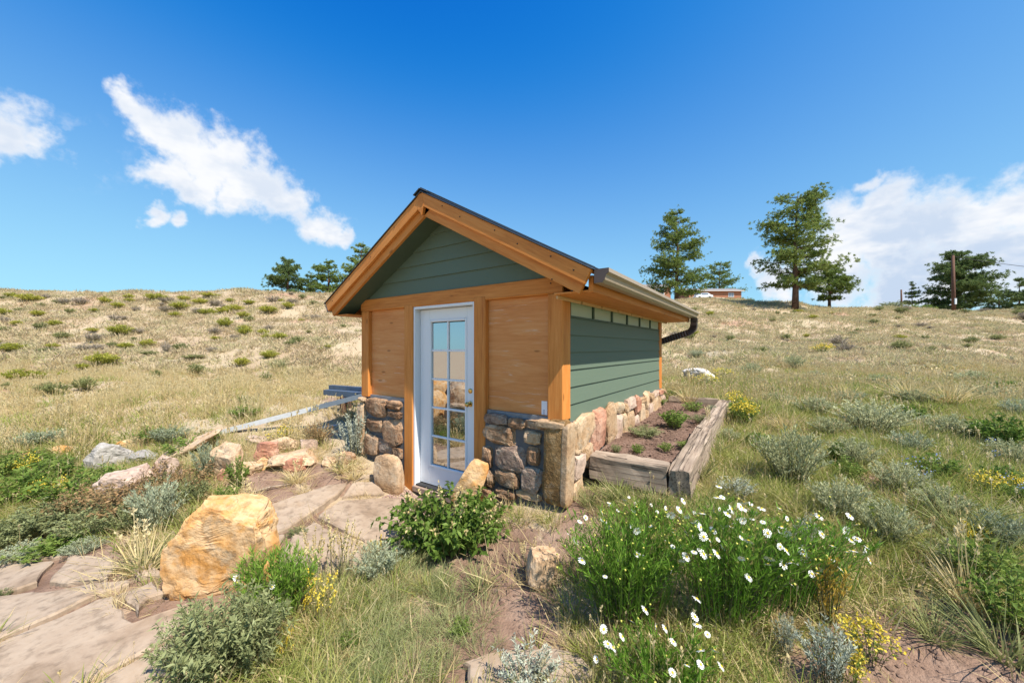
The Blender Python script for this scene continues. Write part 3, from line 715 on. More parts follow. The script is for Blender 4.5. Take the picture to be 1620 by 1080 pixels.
# ================================================================== raised bed
bed = empty('raised_bed', (.5, 2., .45), 'raised planting bed of weathered timbers with bare soil along the shed side wall', 'planter')
def timber(name, p0, p1, w, hgt, parent, seed, mat=TIMBER):
    p0 = Vector(p0); p1 = Vector(p1); d = p1 - p0; ln = d.length; g = np.random.default_rng(seed)
    nx = max(6, int(ln / .06)); prof = [(-.5, -.5), (0, -.5), (.5, -.5), (.5, -.15), (.5, .2), (.5, .44), (.42, .5), (.18, .5), (-.05, .5), (-.25, .5), (-.44, .5), (-.5, .42), (-.5, .15), (-.5, -.2)]
    k = len(prof); V = []; gro = g.uniform(-.012, .012, k)
    for i in range(nx + 1):
        for j, (a, b) in enumerate(prof):
            nz = mnoise.fractal(Vector((i * .35 + seed, j * .9, seed)), 1., 2., 3)
            n2 = mnoise.noise(Vector((i * .08 + seed, j * 2.1, 3 + seed)))
            s = 1 - .0 * (i in (0, nx))
            V.append(((i / nx - .5) * ln + (.02 * nz if i in (0, nx) else 0), a * w * s + a * .10 * nz * w + gro[j] * .6 + .016 * n2, b * hgt + .09 * nz * hgt * abs(b) + gro[j] + .018 * n2))
    bm = bmesh.new(); vs = [bm.verts.new(v) for v in V]
    for i in range(nx):
        for j in range(k): bm.faces.new((vs[i * k + j], vs[i * k + (j + 1) % k], vs[(i + 1) * k + (j + 1) % k], vs[(i + 1) * k + j]))
    bm.faces.new(vs[:k]); bm.faces.new(vs[-k:][::-1]); bmesh.ops.recalc_face_normals(bm, faces=bm.faces)
    X = d.normalized(); Y = Vector((0, 0, 1)).cross(X).normalized(); Z = X.cross(Y)
    M = Matrix((X, Y, Z)).transposed().to_4x4(); M.translation = (p0 + p1) / 2
    return link(name, bm_mesh(bm, name, mat), M, parent)
timber('timber', (.10, .43, .50), (.775, .43, .505), .15, .21, bed, 3)
timber('timber', (.87, .36, .48), (.865, 1.75, .585), .165, .24, bed, 11)
timber('timber', (.865, 1.765, .58), (.90, 3.72, .685), .16, .23, bed, 29)
timber('timber', (.10, 3.66, .715), (.81, 3.68, .725), .15, .15, bed, 43)
def bed_soil():
    nx, ny = 26, 90; V = []; g = np.random.default_rng(2)
    for j in range(ny + 1):
        for i in range(nx + 1):
            x = .03 + .80 * i / nx; y = .46 + 3.18 * j / ny
            V.append((x, y, .525 + .17 * (j / ny) + .02 * mnoise.fractal(Vector((x * 7, y * 7, 1)), 1, 2, 4) + .03 * mnoise.noise(Vector((x * 3, y * 3, 4)))))
    F = [(j * (nx + 1) + i, j * (nx + 1) + i + 1, (j + 1) * (nx + 1) + i + 1, (j + 1) * (nx + 1) + i) for j in range(ny) for i in range(nx)]
    m, n = material('bed_soil'); pos = n.add('ShaderNodeNewGeometry').outputs['Position']
    a = n.noise(pos, 5, 6, .6); b = n.noise(pos, 42, 5, .65)
    col = n.mix(n.smooth(b, .45, .68), n.ramp(a, [(.3, (.17, .105, .078)), (.7, (.29, .19, .145))]), (.10, .06, .045))
    out(n, bsdf(n, col, .95, n.bump(b, .9, .03), .1))
    link('bed_soil', mesh_np('bed_soil', V, F, m, True), None, bed)
    return lambda x, y: .525 + .17 * ((y - .46) / 3.18)
bed_z = bed_soil()

# ================================================================== flagstone path
path = empty('stone_path', (-2.2, -1.6, -.1)); path['kind'] = 'structure'
del path['kind']; path['kind'] = 'structure'
flags = [
    [(0, 899), (86, 892), (58, 930), (22, 942), (-30, 948)],
    [(111, 884), (180, 884), (194, 897), (169, 922), (100, 932), (74, 929)],
    [(-60, 955), (0, 949), (100, 934), (173, 924), (207, 925), (204, 932), (156, 946), (93, 977), (0, 1018), (-60, 1040)],
    [(-60, 1046), (0, 1022), (93, 981), (156, 950), (182, 946), (190, 965), (215, 988), (308, 957), (302, 985), (265, 1017), (150, 1080), (40, 1150), (-60, 1160)],
    [(274, 1018), (330, 1000), (345, 1040), (310, 1090), (170, 1150), (80, 1150), (158, 1082)],
    [(187, 946), (245, 925), (262, 944), (240, 952), (215, 980), (195, 962)],
    [(204, 908), (246, 894), (262, 915), (212, 922)],
    [(388, 822), (415, 808), (463, 790), (520, 770), (553, 765), (536, 789), (497, 817), (452, 843), (402, 858)],
    [(559, 765), (572, 754), (600, 751), (600, 760), (572, 762)],
    [(557, 768), (574, 764), (601, 763), (608, 785), (540, 790)],
    [(538, 793), (606, 788), (634, 790), (634, 806), (630, 822), (640, 845), (626, 856), (574, 860), (545, 845), (502, 824), (504, 818)],
    [(404, 862), (450, 848), (456, 850), (440, 872), (428, 893), (400, 905), (396, 880)],
    [(462, 850), (498, 829), (540, 851), (570, 868), (572, 882), (600, 900), (560, 910), (500, 918), (436, 910), (434, 892)],
    [(574, 868), (590, 862), (640, 860), (638, 874), (600, 882)],
    [(732, 1052), (800, 1037), (868, 1030), (922, 1044), (945, 1075), (930, 1110), (740, 1110)],
    [(-20, 890), (60, 884), (95, 886), (40, 893), (-20, 897)],
]
def flagstone(poly, seed):
    pts = [ground_at(u, v, .8)[0] for u, v in poly]; P3 = np.array(pts)
    A = np.c_[P3[:, :2], np.ones(len(P3))]; co, *_ = np.linalg.lstsq(A, P3[:, 2], rcond=None)
    g = np.random.default_rng(seed); o2 = []
    for i in range(len(P3)):
        a = P3[i, :2]; b = P3[(i + 1) % len(P3), :2]; ln = np.linalg.norm(b - a); k = max(1, int(ln / .05)); nn = np.array([b[1] - a[1], a[0] - b[0]]) / (ln + 1e-6)
        for j in range(k):
            p = a + (b - a) * j / k
            w_ = mnoise.fractal(Vector((p[0] * 5 + seed, p[1] * 5, 0)), 1, 2, 3)
            o2.append(p + nn * (.022 * w_ + .012))
    o2 = np.array(o2); ctr = o2.mean(0); k = len(o2)
    ins = o2 + (ctr - o2) / (np.linalg.norm(ctr - o2, axis=1)[:, None] + 1e-6) * .014
    ins2 = o2 + (ctr - o2) * .45
    def zz(p, dz): return np.c_[p, p @ co[:2] + co[2] + dz] - np.r_[ctr, 0]
    t = .034 + g.uniform(-.006, .010)
    V = np.r_[zz(o2, -.06), zz(o2, t - .012), zz(ins, t), zz(ins2, t + .003), zz(ctr[None], t + .002)]
    V[2 * k:, 2] += np.array([.005 * mnoise.fractal(Vector((v[0] * 3 + seed, v[1] * 3, 2)), 1, 2, 3) for v in V[2 * k:]])
    bm = bmesh.new(); vs = [bm.verts.new(v) for v in V]
    for r_ in range(3):
        for i in range(k): j = (i + 1) % k; bm.faces.new((vs[r_ * k + i], vs[r_ * k + j], vs[(r_ + 1) * k + j], vs[(r_ + 1) * k + i]))
    for i in range(k): bm.faces.new((vs[3 * k + i], vs[3 * k + (i + 1) % k], vs[4 * k]))
    bmesh.ops.recalc_face_normals(bm, faces=bm.faces)
    link('flagstone', bm_mesh(bm, 'flagstone', R_FLAG), Matrix.Translation((ctr[0], ctr[1], 0)), path)
    return o2
FLAG_POLYS = [flagstone(p[::-1] if sum((p[k][0] - p[k - 1][0]) * (p[k][1] + p[k - 1][1]) for k in range(len(p))) > 0 else p, 50 + i) for i, p in enumerate(flags)]

# ================================================================== boulders and rocks
rock_thing(243, 407, 800, 952, 'big orange sandstone boulder standing between the path flagstones', R_ORANGE, .42, 6, 'boulder', .18, (R(8), 0), 10, .45, .10, cat='boulder', cutd=(.62, .88), seed=905,
           tops=[(-.75, 0, .62, .83), (.35, -.2, .95, .92), (.95, -.1, .25, .95), (-.15, -1, .25, .72), (-.95, 0, -.1, .92)])
rock_thing(588, 637, 719, 780, 'upright pale lichen-spotted stone left of the door', R_TAN, .45, 5, 'boulder', -.3, (R(4), 0), 5, .5, .05, cat='boulder', base=(on_y(612, 782, -.24), 4.25))
rock_thing(710, 772, 722, 792, 'upright orange stone with sloping top right of the door', R_ORANGE, .35, 5, 'boulder', -.25, (R(3), 0), 3, .4, .04, cat='boulder', base=(on_y(741, 800, -.24), 3.75), seed=33,
           tops=[(-.78, 0, .62, .42), (.2, 0, 1, .93)])
rock_thing(836, 890, 862, 935, 'tan stone half hidden beside the daisy clump', R_TAN, .8, 5, 'rock', .2, (0, R(10)), 6)
RK = [(119, 178, 706, 750, 'grey boulder with a dark shadowed face in the grass', R_GREY, .8),
      (73, 106, 704, 724, 'small peaked orange rock beyond the grey boulder', R_ORANGE, .8),
      (2, 50, 716, 732, 'long flat orange rock lying low in green weeds', R_ORANGE, .6),
      (36, 68, 725, 741, 'small pale flat rock beside the long orange rock', R_PINK, .8),
      (136, 224, 742, 810, 'largest smooth pinkish boulder among weeds left of the path', R_PINK, .75),
      (190, 232, 717, 737, 'low pale grey rock between grey boulder and leaning slab', R_GREY, .8),
      (228, 270, 724, 782, 'pale upright rock behind the blue-grey sage', R_PINK, .7),
      (180, 198, 698, 709, 'little orange rock showing above the grass behind the boulders', R_ORANGE, .8),
      (319, 385, 695, 762, 'big angular tan slab at the left end of the rock pile', R_TAN, .45),
      (368, 416, 688, 709, 'flat pinkish rock on top of the rock pile', R_PINK, .8),
      (389, 435, 703, 735, 'reddish triangular rock in the middle of the rock pile', R_RED, .7),
      (416, 460, 690, 719, 'tan rock at the back of the rock pile', R_TAN, .8),
      (414, 500, 717, 747, 'broad low tan rock at the front of the rock pile', R_TAN, .6),
      (443, 482, 726, 748, 'small rounded brown rock leaning on the broad low rock', R_RED, .7),
      (466, 496, 692, 717, 'small pale rock at the right end of the rock pile', R_PINK, .8),
      (363, 402, 732, 756, 'small tan rubble rock at the foot of the angular slab', R_TAN, .8),
      (500, 528, 720, 741, 'small tan rock between rock pile and shed', R_TAN, .8),
      (526, 556, 718, 739, 'small brown rock just left of the shed stone base', R_WALL, .8),
      (396, 420, 726, 745, 'little orange rubble rock under the reddish rock', R_ORANGE, .8),
      (340, 362, 742, 762, 'little rock tucked beneath the angular slab', R_RED, .8)]
for u0, u1, v0, v1, lab, mt, dr in RK: rock_thing(u0, u1, v0, v1, lab, mt, dr, 5, 'boulder' if 'boulder' in lab else 'rock', random.uniform(-.4, .4), (random.uniform(-.1, .1), random.uniform(-.15, .15)), cat='boulder' if 'boulder' in lab else 'rock')
# leaning thin slab
p_, d_ = ground_at(285, 726); sl = link('rock_slab', rock_mesh(77, .42, .22, .035, 4, .4, 5, .05, R_TAN, 'rock_slab', (.75, .95)),
     Matrix.Translation(Vector(p_) + Vector((0, .1, .17))) @ Matrix.Rotation(YAW + .1, 4, 'Z') @ Matrix.Rotation(R(-24), 4, 'Y') @ Matrix.Rotation(R(18), 4, 'X'))
tag(sl, 'thin tan stone slab leaning at a slant beside the rock pile', 'rock')
rock_thing(1082, 1142, 583, 607, 'flat whitish rock half buried in the meadow beyond the bed', mat_rock('rock_white', [(.5, .44, .38), (.62, .56, .5), (.68, .63, .57)], 4), .8)
# boulder bank beyond the path, seen in the door glass
for i, (x, y, s, mt) in enumerate([(-5.2, -4.1, .55, R_TAN), (-6.1, -3.9, .6, R_ORANGE), (-4.9, -5.2, .62, R_TAN), (-6.0, -5.0, .75, R_TAN), (-7.0, -4.8, .7, R_ORANGE), (-5.6, -6.2, .7, R_TAN), (-6.8, -6.0, .8, R_PINK)]):
    o = link('boulder', rock_mesh(700 + i, s * .8, s * .6, s * .85, 4, .6, 7, .06, mt, 'boulder'), Matrix.Translation((x, y, h(x, y) + s * .5)) @ Matrix.Rotation(i * 1.3, 4, 'Z'))
    tag(o, 'warm tan boulder of the rock bank mirrored in the door glass', 'boulder', 'boulders mirrored in the door glass')

# ================================================================== salvaged metal left of the shed
def bar(name, p0, p1, w, hgt, mat, label, cat, group=None, hollow=True):
    p0 = Vector(p0); p1 = Vector(p1); d = p1 - p0; X = d.normalized(); Y = Vector((0, 0, 1)).cross(X).normalized(); Z = X.cross(Y)
    M = Matrix((X, Y, Z)).transposed().to_4x4(); M.translation = (p0 + p1) / 2; ln = d.length; t = .006
    prof = [(-w / 2, -hgt / 2), (w / 2, -hgt / 2), (w / 2, hgt / 2), (-w / 2, hgt / 2)]; inn = [(a * (1 - 2 * t / w), b * (1 - 2 * t / hgt)) for a, b in prof]
    V = []; F = []
    for x in (-ln / 2, ln / 2): V += [(x, a, b) for a, b in prof] + [(x, a, b) for a, b in inn]
    for i in range(4):
        j = (i + 1) % 4
        F += [(i, j, 8 + j, 8 + i), (4 + j, 4 + i, 12 + i, 12 + j), (i, 4 + i, 4 + j, j)[::-1], (8 + i, 8 + j, 12 + j, 12 + i)[::-1]]
    me = mesh_np(name, V, F, mat); bm = bmesh.new(); bm.from_mesh(me); bmesh.ops.recalc_face_normals(bm, faces=bm.faces); bm.to_mesh(me); bm.free()
    o = link(name, me, M); tag(o, label, cat, group); return o
A_ = at(569, 627, 6.0); B_ = at(323, 690, 6.1); dv = (A_ - B_); dv /= np.linalg.norm(dv)
bar('metal_rail', B_, A_ + dv * .9, .09, .075, GALV, 'long pale metal rail slanting from the stacked tubes down to the rocks', 'rail')
T1 = on_y(516, 620, .95); T2 = on_y(523, 612, 1.25)
bar('metal_tube', T1, (-3.25, .93, T1[2] + .06), .11, .10, GALV_SHADE, 'shade-blue galvanised square tube lying on the stack, thicker front one', 'tube')
bar('metal_tube', T2, (-3.25, 1.25, T2[2] + .06), .085, .085, GALV_SHADE, 'shade-blue galvanised square tube at the back of the stack', 'tube')
T3 = on_y(541, 668, .8); bar('metal_tube', T3, (-3.2, .8, T3[2] + .1), .10, .09, GALV_SHADE, 'shade-blue galvanised tube lowest in the stack beside the shed', 'tube')
T4 = on_y(544, 656, 1.0); bar('metal_tube', T4, (-3.2, 1.0, T4[2] + .08), .09, .09, GALV_SHADE, 'shade-blue galvanised tube in the middle of the stack', 'tube')
p_, _ = ground_at(493, 684); T5 = on_y(540, 672, .55)
bar('metal_pipe', Vector(p_) + Vector((0, 0, .03)), T5, .05, .05, GALV, 'short galvanised pipe lying under the long rail', 'pipe')
for (u, v, yy, lab) in [(543, 668, .9, 'brown wooden prop post under the stacked tubes'), (552, 664, 1.15, 'thinner brown wooden prop post behind the first prop')]:
    q = on_y(u, 640, yy); zb = h(q[0], q[1]) - .1
    o = box('prop_post', q[0] - .045, q[0] + .045, q[1] - .045, q[1] + .045, zb, T1[2] - .037, POLEWOOD, None, .006, 'Z'); tag(o, lab, 'post')
st = on_y(470, 745, -.9)
p0, _ = ground_at(392, 782); p1, _ = ground_at(462, 767)
o = link('stick', tube_mesh([p0 + np.array([0, 0, .012]), (p0 + p1) / 2 + np.array([0, 0, .03]), p1 + np.array([0, 0, .015])], [.009, .011, .007], 6, name='stick', mat=TIMBER)); tag(o, 'weathered grey stick lying on bare soil above the path', 'stick')
RAIL_STRIP = [(B_[0] - .2, B_[1] - .15), (A_[0] - .1, A_[1] - .6), (-3.1, -.15), (-3.1, 1.4), (A_[0], A_[1] + .5), (B_[0] - .1, B_[1] + .15)]

# ================================================================== vegetation helpers
def rhombs(base, dirv, side, ln, w, tint, bend=None):
    """leaf-sized faces: base points, unit directions, unit side vectors, lengths, widths -> verts, quads, tint per vertex"""
    n = len(base); ln = np.broadcast_to(ln, n)[:, None]; w = np.broadcast_to(w, n)[:, None]
    mid = base + dirv * ln * .45
    tip = base + dirv * ln
    if bend is not None: mid = mid + bend * .15; tip = tip + bend
    V = np.stack([base, mid + side * w / 2, tip, mid - side * w / 2], 1).reshape(-1, 3)
    F = np.arange(n * 4).reshape(-1, 4)
    return V, F, np.repeat(np.broadcast_to(tint, n), 4)
def blades(base, dirv, side, ln, w, droop, tint):
    """bent grass blades of three segments ending in a point"""
    n = len(base); ln = np.broadcast_to(ln, n)[:, None]; w = np.broadcast_to(w, n)[:, None]; droop = np.broadcast_to(droop, n)[:, None]
    hz = dirv.copy(); hz[:, 2] = 0; hz /= np.linalg.norm(hz, axis=1)[:, None] + 1e-6
    def pt(t): return base + dirv * ln * t + (hz * .55 - np.array([0, 0, .45])) * ln * droop * t * t
    a, b, c, d = pt(0), pt(.4), pt(.75), pt(1.)
    V = np.stack([a - side * w / 2, a + side * w / 2, b + side * w * .45, b - side * w * .45, c + side * w * .3, c - side * w * .3, d], 1).reshape(-1, 3)
    k = np.arange(n)[:, None] * 7
    F = np.concatenate([k + np.array([0, 1, 2, 3]), k + np.array([3, 2, 4, 5]), k + np.array([5, 4, 6, 6])], 0)
    return V, F, np.repeat(np.broadcast_to(tint, n), 7)
def unit(a): return a / (np.linalg.norm(a, axis=-1, keepdims=True) + 1e-9)
def rand_dirs(g, n, zmin=-1., zmax=1.):
    z = g.uniform(zmin, zmax, n); t = g.uniform(0, 6.2832, n); r = np.sqrt(np.clip(1 - z * z, 0, 1))
    return np.stack([r * np.cos(t), r * np.sin(t), z], 1)
def sidevec(g, d):
    s = np.cross(d, rand_dirs(g, len(d))); return unit(s)
def leaf_mesh(name, parts, mats):
    """parts: list of (V, F, tint, material index); degenerate quads (3-gons written twice) become triangles"""
    Vs, Ts, Fs, Ms = [], [], [], []; o = 0
    for V, F, t, mi in parts:
        Vs.append(V); Ts.append(t); Fs.append(F + o); Ms.append(np.full(len(F), mi)); o += len(V)
    V = np.concatenate(Vs); F = np.concatenate(Fs); M = np.concatenate(Ms); T = np.concatenate(Ts)
    tri = F[:, 2] == F[:, 3]
    me = bpy.data.meshes.new(name); me.vertices.add(len(V)); me.vertices.foreach_set('co', V.astype(np.float32).ravel())
    q = F[~tri]; t3 = F[tri][:, :3]
    loops = np.r_[q.ravel(), t3.ravel()]; me.loops.add(len(loops)); me.loops.foreach_set('vertex_index', loops.astype(np.int32))
    npoly = len(q) + len(t3); me.polygons.add(npoly)
    tot = np.r_[np.full(len(q), 4), np.full(len(t3), 3)].astype(np.int32); start = np.r_[0, np.cumsum(tot)[:-1]].astype(np.int32)
    me.polygons.foreach_set('loop_start', start); me.polygons.foreach_set('loop_total', tot)
    me.polygons.foreach_set('use_smooth', np.zeros(npoly, bool))
    for m in mats: me.materials.append(m)
    me.polygons.foreach_set('material_index', np.r_[M[~tri], M[tri]].astype(np.int32))
    me.update(calc_edges=True)
    a = me.attributes.new('tint', 'FLOAT', 'POINT'); a.data.foreach_set('value', T.astype(np.float32)); return me
def stems_to_ribbons(g, P0, P1, P2, w, tint):
    """thin three-sided stems through quadratic curves, as crossed ribbons of four segments"""
    Vs, Fs, Ts = [], [], []; o = 0; n = len(P0)
    ts = np.linspace(0, 1, 5)
    pts = np.stack([(1 - t) ** 2 * P0 + 2 * (1 - t) * t * P1 + t * t * P2 for t in ts], 1)
    d = unit(P2 - P0); s1 = sidevec(g, d); s2 = unit(np.cross(d, s1))
    for s in (s1, s2):
        ww = (np.broadcast_to(w, n)[:, None, None] * (1 - .6 * ts)[None, :, None]) / 2
        A = pts + s[:, None] * ww; B = pts - s[:, None] * ww
        V = np.stack([A, B], 2).reshape(n, -1, 3)
        k = np.arange(4) * 2; f = np.stack([k, k + 1, k + 3, k + 2], 1)
        F = (np.arange(n)[:, None, None] * 10 + f[None]).reshape(-1, 4) + o
        Vs.append(V.reshape(-1, 3)); Fs.append(F); Ts.append(np.repeat(np.broadcast_to(tint, n), 10)); o += n * 10
    return np.concatenate(Vs), np.concatenate(Fs), np.concatenate(Ts), pts
def bush(seed, rx, rz, nstem, per, leaf_l, leaf_w, mats, lean=.9, up=.35, stemw=.006, start=.25, wild=.5, ry=None, droop=.1, flower=None, name='foliage', hvar=.3, fl_n=3):
    """a plant grown from its base: curved stems with leaves set along them; flower: (material index, size, count, fraction of stems)"""
    g = np.random.default_rng(seed); ry = ry or rx
    az = g.uniform(0, 6.2832, nstem); rad = np.sqrt(g.uniform(0, 1, nstem))
    P0 = np.stack([np.cos(az) * rad * rx * .35, np.sin(az) * rad * ry * .35, np.zeros(nstem)], 1)
    hgt = rz * (1 - .45 * lean * rad ** 2) * g.uniform(1 - hvar, 1.0, nstem)
    P2 = np.stack([np.cos(az) * rad * rx, np.sin(az) * rad * ry, hgt], 1) + g.normal(0, .04 * rx, (nstem, 3)) * [1, 1, .5]
    P1 = (P0 + P2) / 2 + np.stack([-np.cos(az) * rad * rx * .15, -np.sin(az) * rad * ry * .15, rz * .12 + 0 * az], 1)
    sv, sf, st_, pts = stems_to_ribbons(g, P0, P1, P2, stemw, g.uniform(0, 1, nstem))
    m = nstem * per; si = np.repeat(np.arange(nstem), per); t = start + (1 - start) * g.uniform(0, 1, m) ** .75
    b = (1 - t)[:, None] ** 2 * P0[si] + 2 * ((1 - t) * t)[:, None] * P1[si] + (t ** 2)[:, None] * P2[si]
    sd = unit(2 * (1 - t)[:, None] * (P1 - P0)[si] + 2 * t[:, None] * (P2 - P1)[si])
    d = unit(sd * (1 - wild) + rand_dirs(g, m) * (wild + .25) + np.array([0, 0, up]))
    l = leaf_l * g.uniform(.6, 1.25, m); w_ = leaf_w * g.uniform(.7, 1.2, m)
    V, F, T = rhombs(b, d, sidevec(g, d), l, w_, np.clip(g.normal(.5, .22, m) + .12 * np.repeat(g.normal(size=nstem), per), 0, 1), np.array([0, 0, -1.]) * (l * droop)[:, None])
    parts = [(sv, sf, st_, 1), (V, F, T, 0)]
    if flower:
        mi, fs, fn, frac = flower; pick = np.where(g.uniform(size=nstem) < frac)[0]; k = len(pick) * fn; pi = np.repeat(pick, fn)
        tt = g.uniform(.82, 1.03, k); bb = P0[pi] + (P2 - P0)[pi] * tt[:, None] * np.array([1, 1, 1]) ; bb = P2[pi] + g.normal(0, fs * 1.4, (k, 3))
        dd = unit(rand_dirs(g, k, -.2, 1)); V2, F2, T2 = rhombs(bb, dd, sidevec(g, dd), fs, fs * .8, g.uniform(0, 1, k)); parts.append((V2, F2, T2, mi))
    return leaf_mesh(name, parts, mats), P2
def tussock(seed, n, ln, w, mats, spread=.06, lean=.55, droop=.35, name='grass', tmid=.5, tv=.25, seedheads=0, rnd=.35):
    g = np.random.default_rng(seed); az = g.uniform(0, 6.2832, n); r = spread * np.sqrt(g.uniform(0, 1, n))
    b = np.stack([r * np.cos(az), r * np.sin(az), np.full(n, -.01)], 1)
    tl = lean * g.uniform(.05, 1, n); az2 = az + g.normal(0, .7, n)
    d = np.stack([np.sin(tl) * np.cos(az2), np.sin(tl) * np.sin(az2), np.cos(tl)], 1)
    l = ln * g.uniform(1 - rnd * 1.6, 1 + rnd * .4, n); s = unit(np.cross(d, rand_dirs(g, n)))
    V, F, T = blades(b, d, s, l, w * g.uniform(.7, 1.3, n), droop * g.uniform(.2, 1.4, n), np.clip(g.normal(tmid, tv, n), 0, 1))
    parts = [(V, F, T, 0)]
    if seedheads:
        k = seedheads; az = g.uniform(0, 6.2832, k); tl = g.uniform(0, .3, k)
        d = np.stack([np.sin(tl) * np.cos(az), np.sin(tl) * np.sin(az), np.cos(tl)], 1); hh = ln * g.uniform(1.1, 1.55, k)
        P0 = np.zeros((k, 3)) + g.normal(0, spread * .4, (k, 3)) * [1, 1, 0]; P2 = P0 + d * hh[:, None]; P1 = (P0 + P2) / 2
        sv, sf, st_, _ = stems_to_ribbons(g, P0, P1, P2, w * .8, np.full(k, .85)); parts.append((sv, sf, st_, 0))
        m = k * 7; pi = np.repeat(np.arange(k), 7); bb = P2[pi] - d[pi] * (g.uniform(0, .22, m) * ln)[:, None]
        dd = unit(d[pi] + rand_dirs(g, m) * .6); V2, F2, T2 = rhombs(bb, dd, sidevec(g, dd), .10 * ln, w * 2.2, np.full(m, .95)); parts.append((V2, F2, T2, 0))
    return leaf_mesh(name, parts, mats)

# foliage colours
L_SHRUB = mat_leaf('leaf_shrub', [(.085, .15, .022), (.165, .255, .045), (.28, .37, .085)], .4)
L_DAISY = mat_leaf('leaf_daisy', [(.085, .185, .016), (.16, .30, .032), (.28, .41, .07)], .4)
L_SAGE = mat_leaf('leaf_sage', [(.33, .34, .17), (.46, .475, .26), (.58, .58, .36)], .35, .8)
L_SILVER = mat_leaf('leaf_silver', [(.38, .41, .31), (.50, .53, .42), (.62, .63, .52)], .3, .8)
L_BLUESAGE = mat_leaf('leaf_bluesage', [(.27, .30, .18), (.38, .42, .27), (.48, .52, .36)], .3, .8)
L_GREYGREEN = mat_leaf('leaf_greygreen', [(.17, .20, .08), (.28, .31, .135), (.38, .41, .20)], .35, .7)
L_RABBIT = mat_leaf('leaf_rabbitbrush', [(.25, .28, .04), (.40, .40, .06), (.55, .50, .09)], .35, .75)
L_OLIVE = mat_leaf('leaf_olive', [(.17, .20, .075), (.27, .29, .11), (.38, .38, .16)], .35, .75)
L_DRYBUSH = mat_leaf('leaf_drybush', [(.21, .17, .13), (.32, .27, .22), (.42, .36, .30)], .2, .9)
L_WEED = mat_leaf('leaf_weed', [(.11, .18, .028), (.20, .29, .055), (.34, .39, .11)], .4)
L_RUST = mat_leaf('leaf_rust', [(.20, .18, .07), (.36, .23, .11), (.52, .33, .17)], .35)
L_YEL = mat_leaf('petal_yellow', [(.66, .46, .03), (.78, .60, .07), (.82, .70, .16)], .35)
L_YELDRY = mat_leaf('petal_dry', [(.54, .41, .17), (.66, .53, .26), (.74, .63, .37)], .35)
L_BLUEFL = mat_leaf('petal_blue', [(.28, .36, .70), (.38, .48, .78), (.5, .57, .82)], .3)
L_PINE = mat_leaf('needles', [(.095, .145, .03), (.19, .26, .06), (.32, .37, .11)], .35, .6)
L_PINE2 = mat_leaf('needles_blue', [(.07, .115, .035), (.14, .20, .065), (.23, .29, .10)], .35, .6)
G_STRAW = mat_leaf('grass_straw', [(.40, .29, .125), (.61, .48, .24), (.74, .63, .38)], .4, .7, 'inst')
G_GREEN = mat_leaf('grass_green', [(.19, .245, .045), (.33, .37, .09), (.52, .48, .19)], .45, .6, 'inst')
G_BLUE = mat_leaf('grass_blue', [(.22, .27, .10), (.36, .40, .17), (.55, .51, .27)], .4, .7, 'inst')
G_FAR = mat_leaf('grass_far', [(.40, .30, .17), (.57, .465, .285), (.40, .40, .19)], .35, .8, 'inst')
PETAL = mat_plain('daisy_petal', (.82, .82, .80), .6, var=.02)
DISC = mat_plain('daisy_disc', (.72, .50, .03), .7, var=.1)

def scatter(name, protos, pts, scale, rot, tint, lean=None):
    """ground cover nobody could count: one object, tufts instanced on its points"""
    col = bpy.data.collections.new(name + '_tufts')
    for i, me in enumerate(protos):
        o = bpy.data.objects.new(f'{name}_tuft_{i}', me); col.objects.link(o)
    me = bpy.data.meshes.new(name); n = len(pts); me.vertices.add(n); me.vertices.foreach_set('co', np.asarray(pts, np.float32).ravel())
    for nm, val in (('iscale', scale), ('itint', tint), ('irot', rot)):
        a = me.attributes.new(nm, 'FLOAT', 'POINT'); a.data.foreach_set('value', np.asarray(val, np.float32))
    a = me.attributes.new('ipick', 'INT', 'POINT'); a.data.foreach_set('value', rng.integers(0, len(protos), n).astype(np.int32))
    o = link(name, me); ng = bpy.data.node_groups.new(name, 'GeometryNodeTree')
    ng.interface.new_socket('Geometry', in_out='INPUT', socket_type='NodeSocketGeometry'); ng.interface.new_socket('Geometry', in_out='OUTPUT', socket_type='NodeSocketGeometry')
    N = ng.nodes; Lk = ng.links; gi = N.new('NodeGroupInput'); go = N.new('NodeGroupOutput')
    iop = N.new('GeometryNodeInstanceOnPoints'); ci = N.new('GeometryNodeCollectionInfo'); ci.inputs['Collection'].default_value = col
    ci.inputs['Separate Children'].default_value = True; ci.inputs['Reset Children'].default_value = True
    def attr(nm, t='FLOAT'):
        x = N.new('GeometryNodeInputNamedAttribute'); x.data_type = t; x.inputs['Name'].default_value = nm; return x.outputs['Attribute']
    m2p = N.new('GeometryNodeMeshToPoints'); Lk.new(gi.outputs[0], m2p.inputs['Mesh'])
    Lk.new(m2p.outputs[0], iop.inputs['Points']); Lk.new(ci.outputs[0], iop.inputs['Instance'])
    iop.inputs['Pick Instance'].default_value = True; Lk.new(attr('ipick', 'INT'), iop.inputs['Instance Index'])
    cx = N.new('ShaderNodeCombineXYZ'); Lk.new(attr('irot'), cx.inputs[2]); e2r = N.new('FunctionNodeEulerToRotation'); Lk.new(cx.outputs[0], e2r.inputs[0]); Lk.new(e2r.outputs[0], iop.inputs['Rotation'])
    Lk.new(attr('iscale'), iop.inputs['Scale']); Lk.new(iop.outputs[0], go.inputs[0])
    mod = o.modifiers.new('tufts', 'NODES'); mod.node_group = ng; o['kind'] = 'stuff'; return o

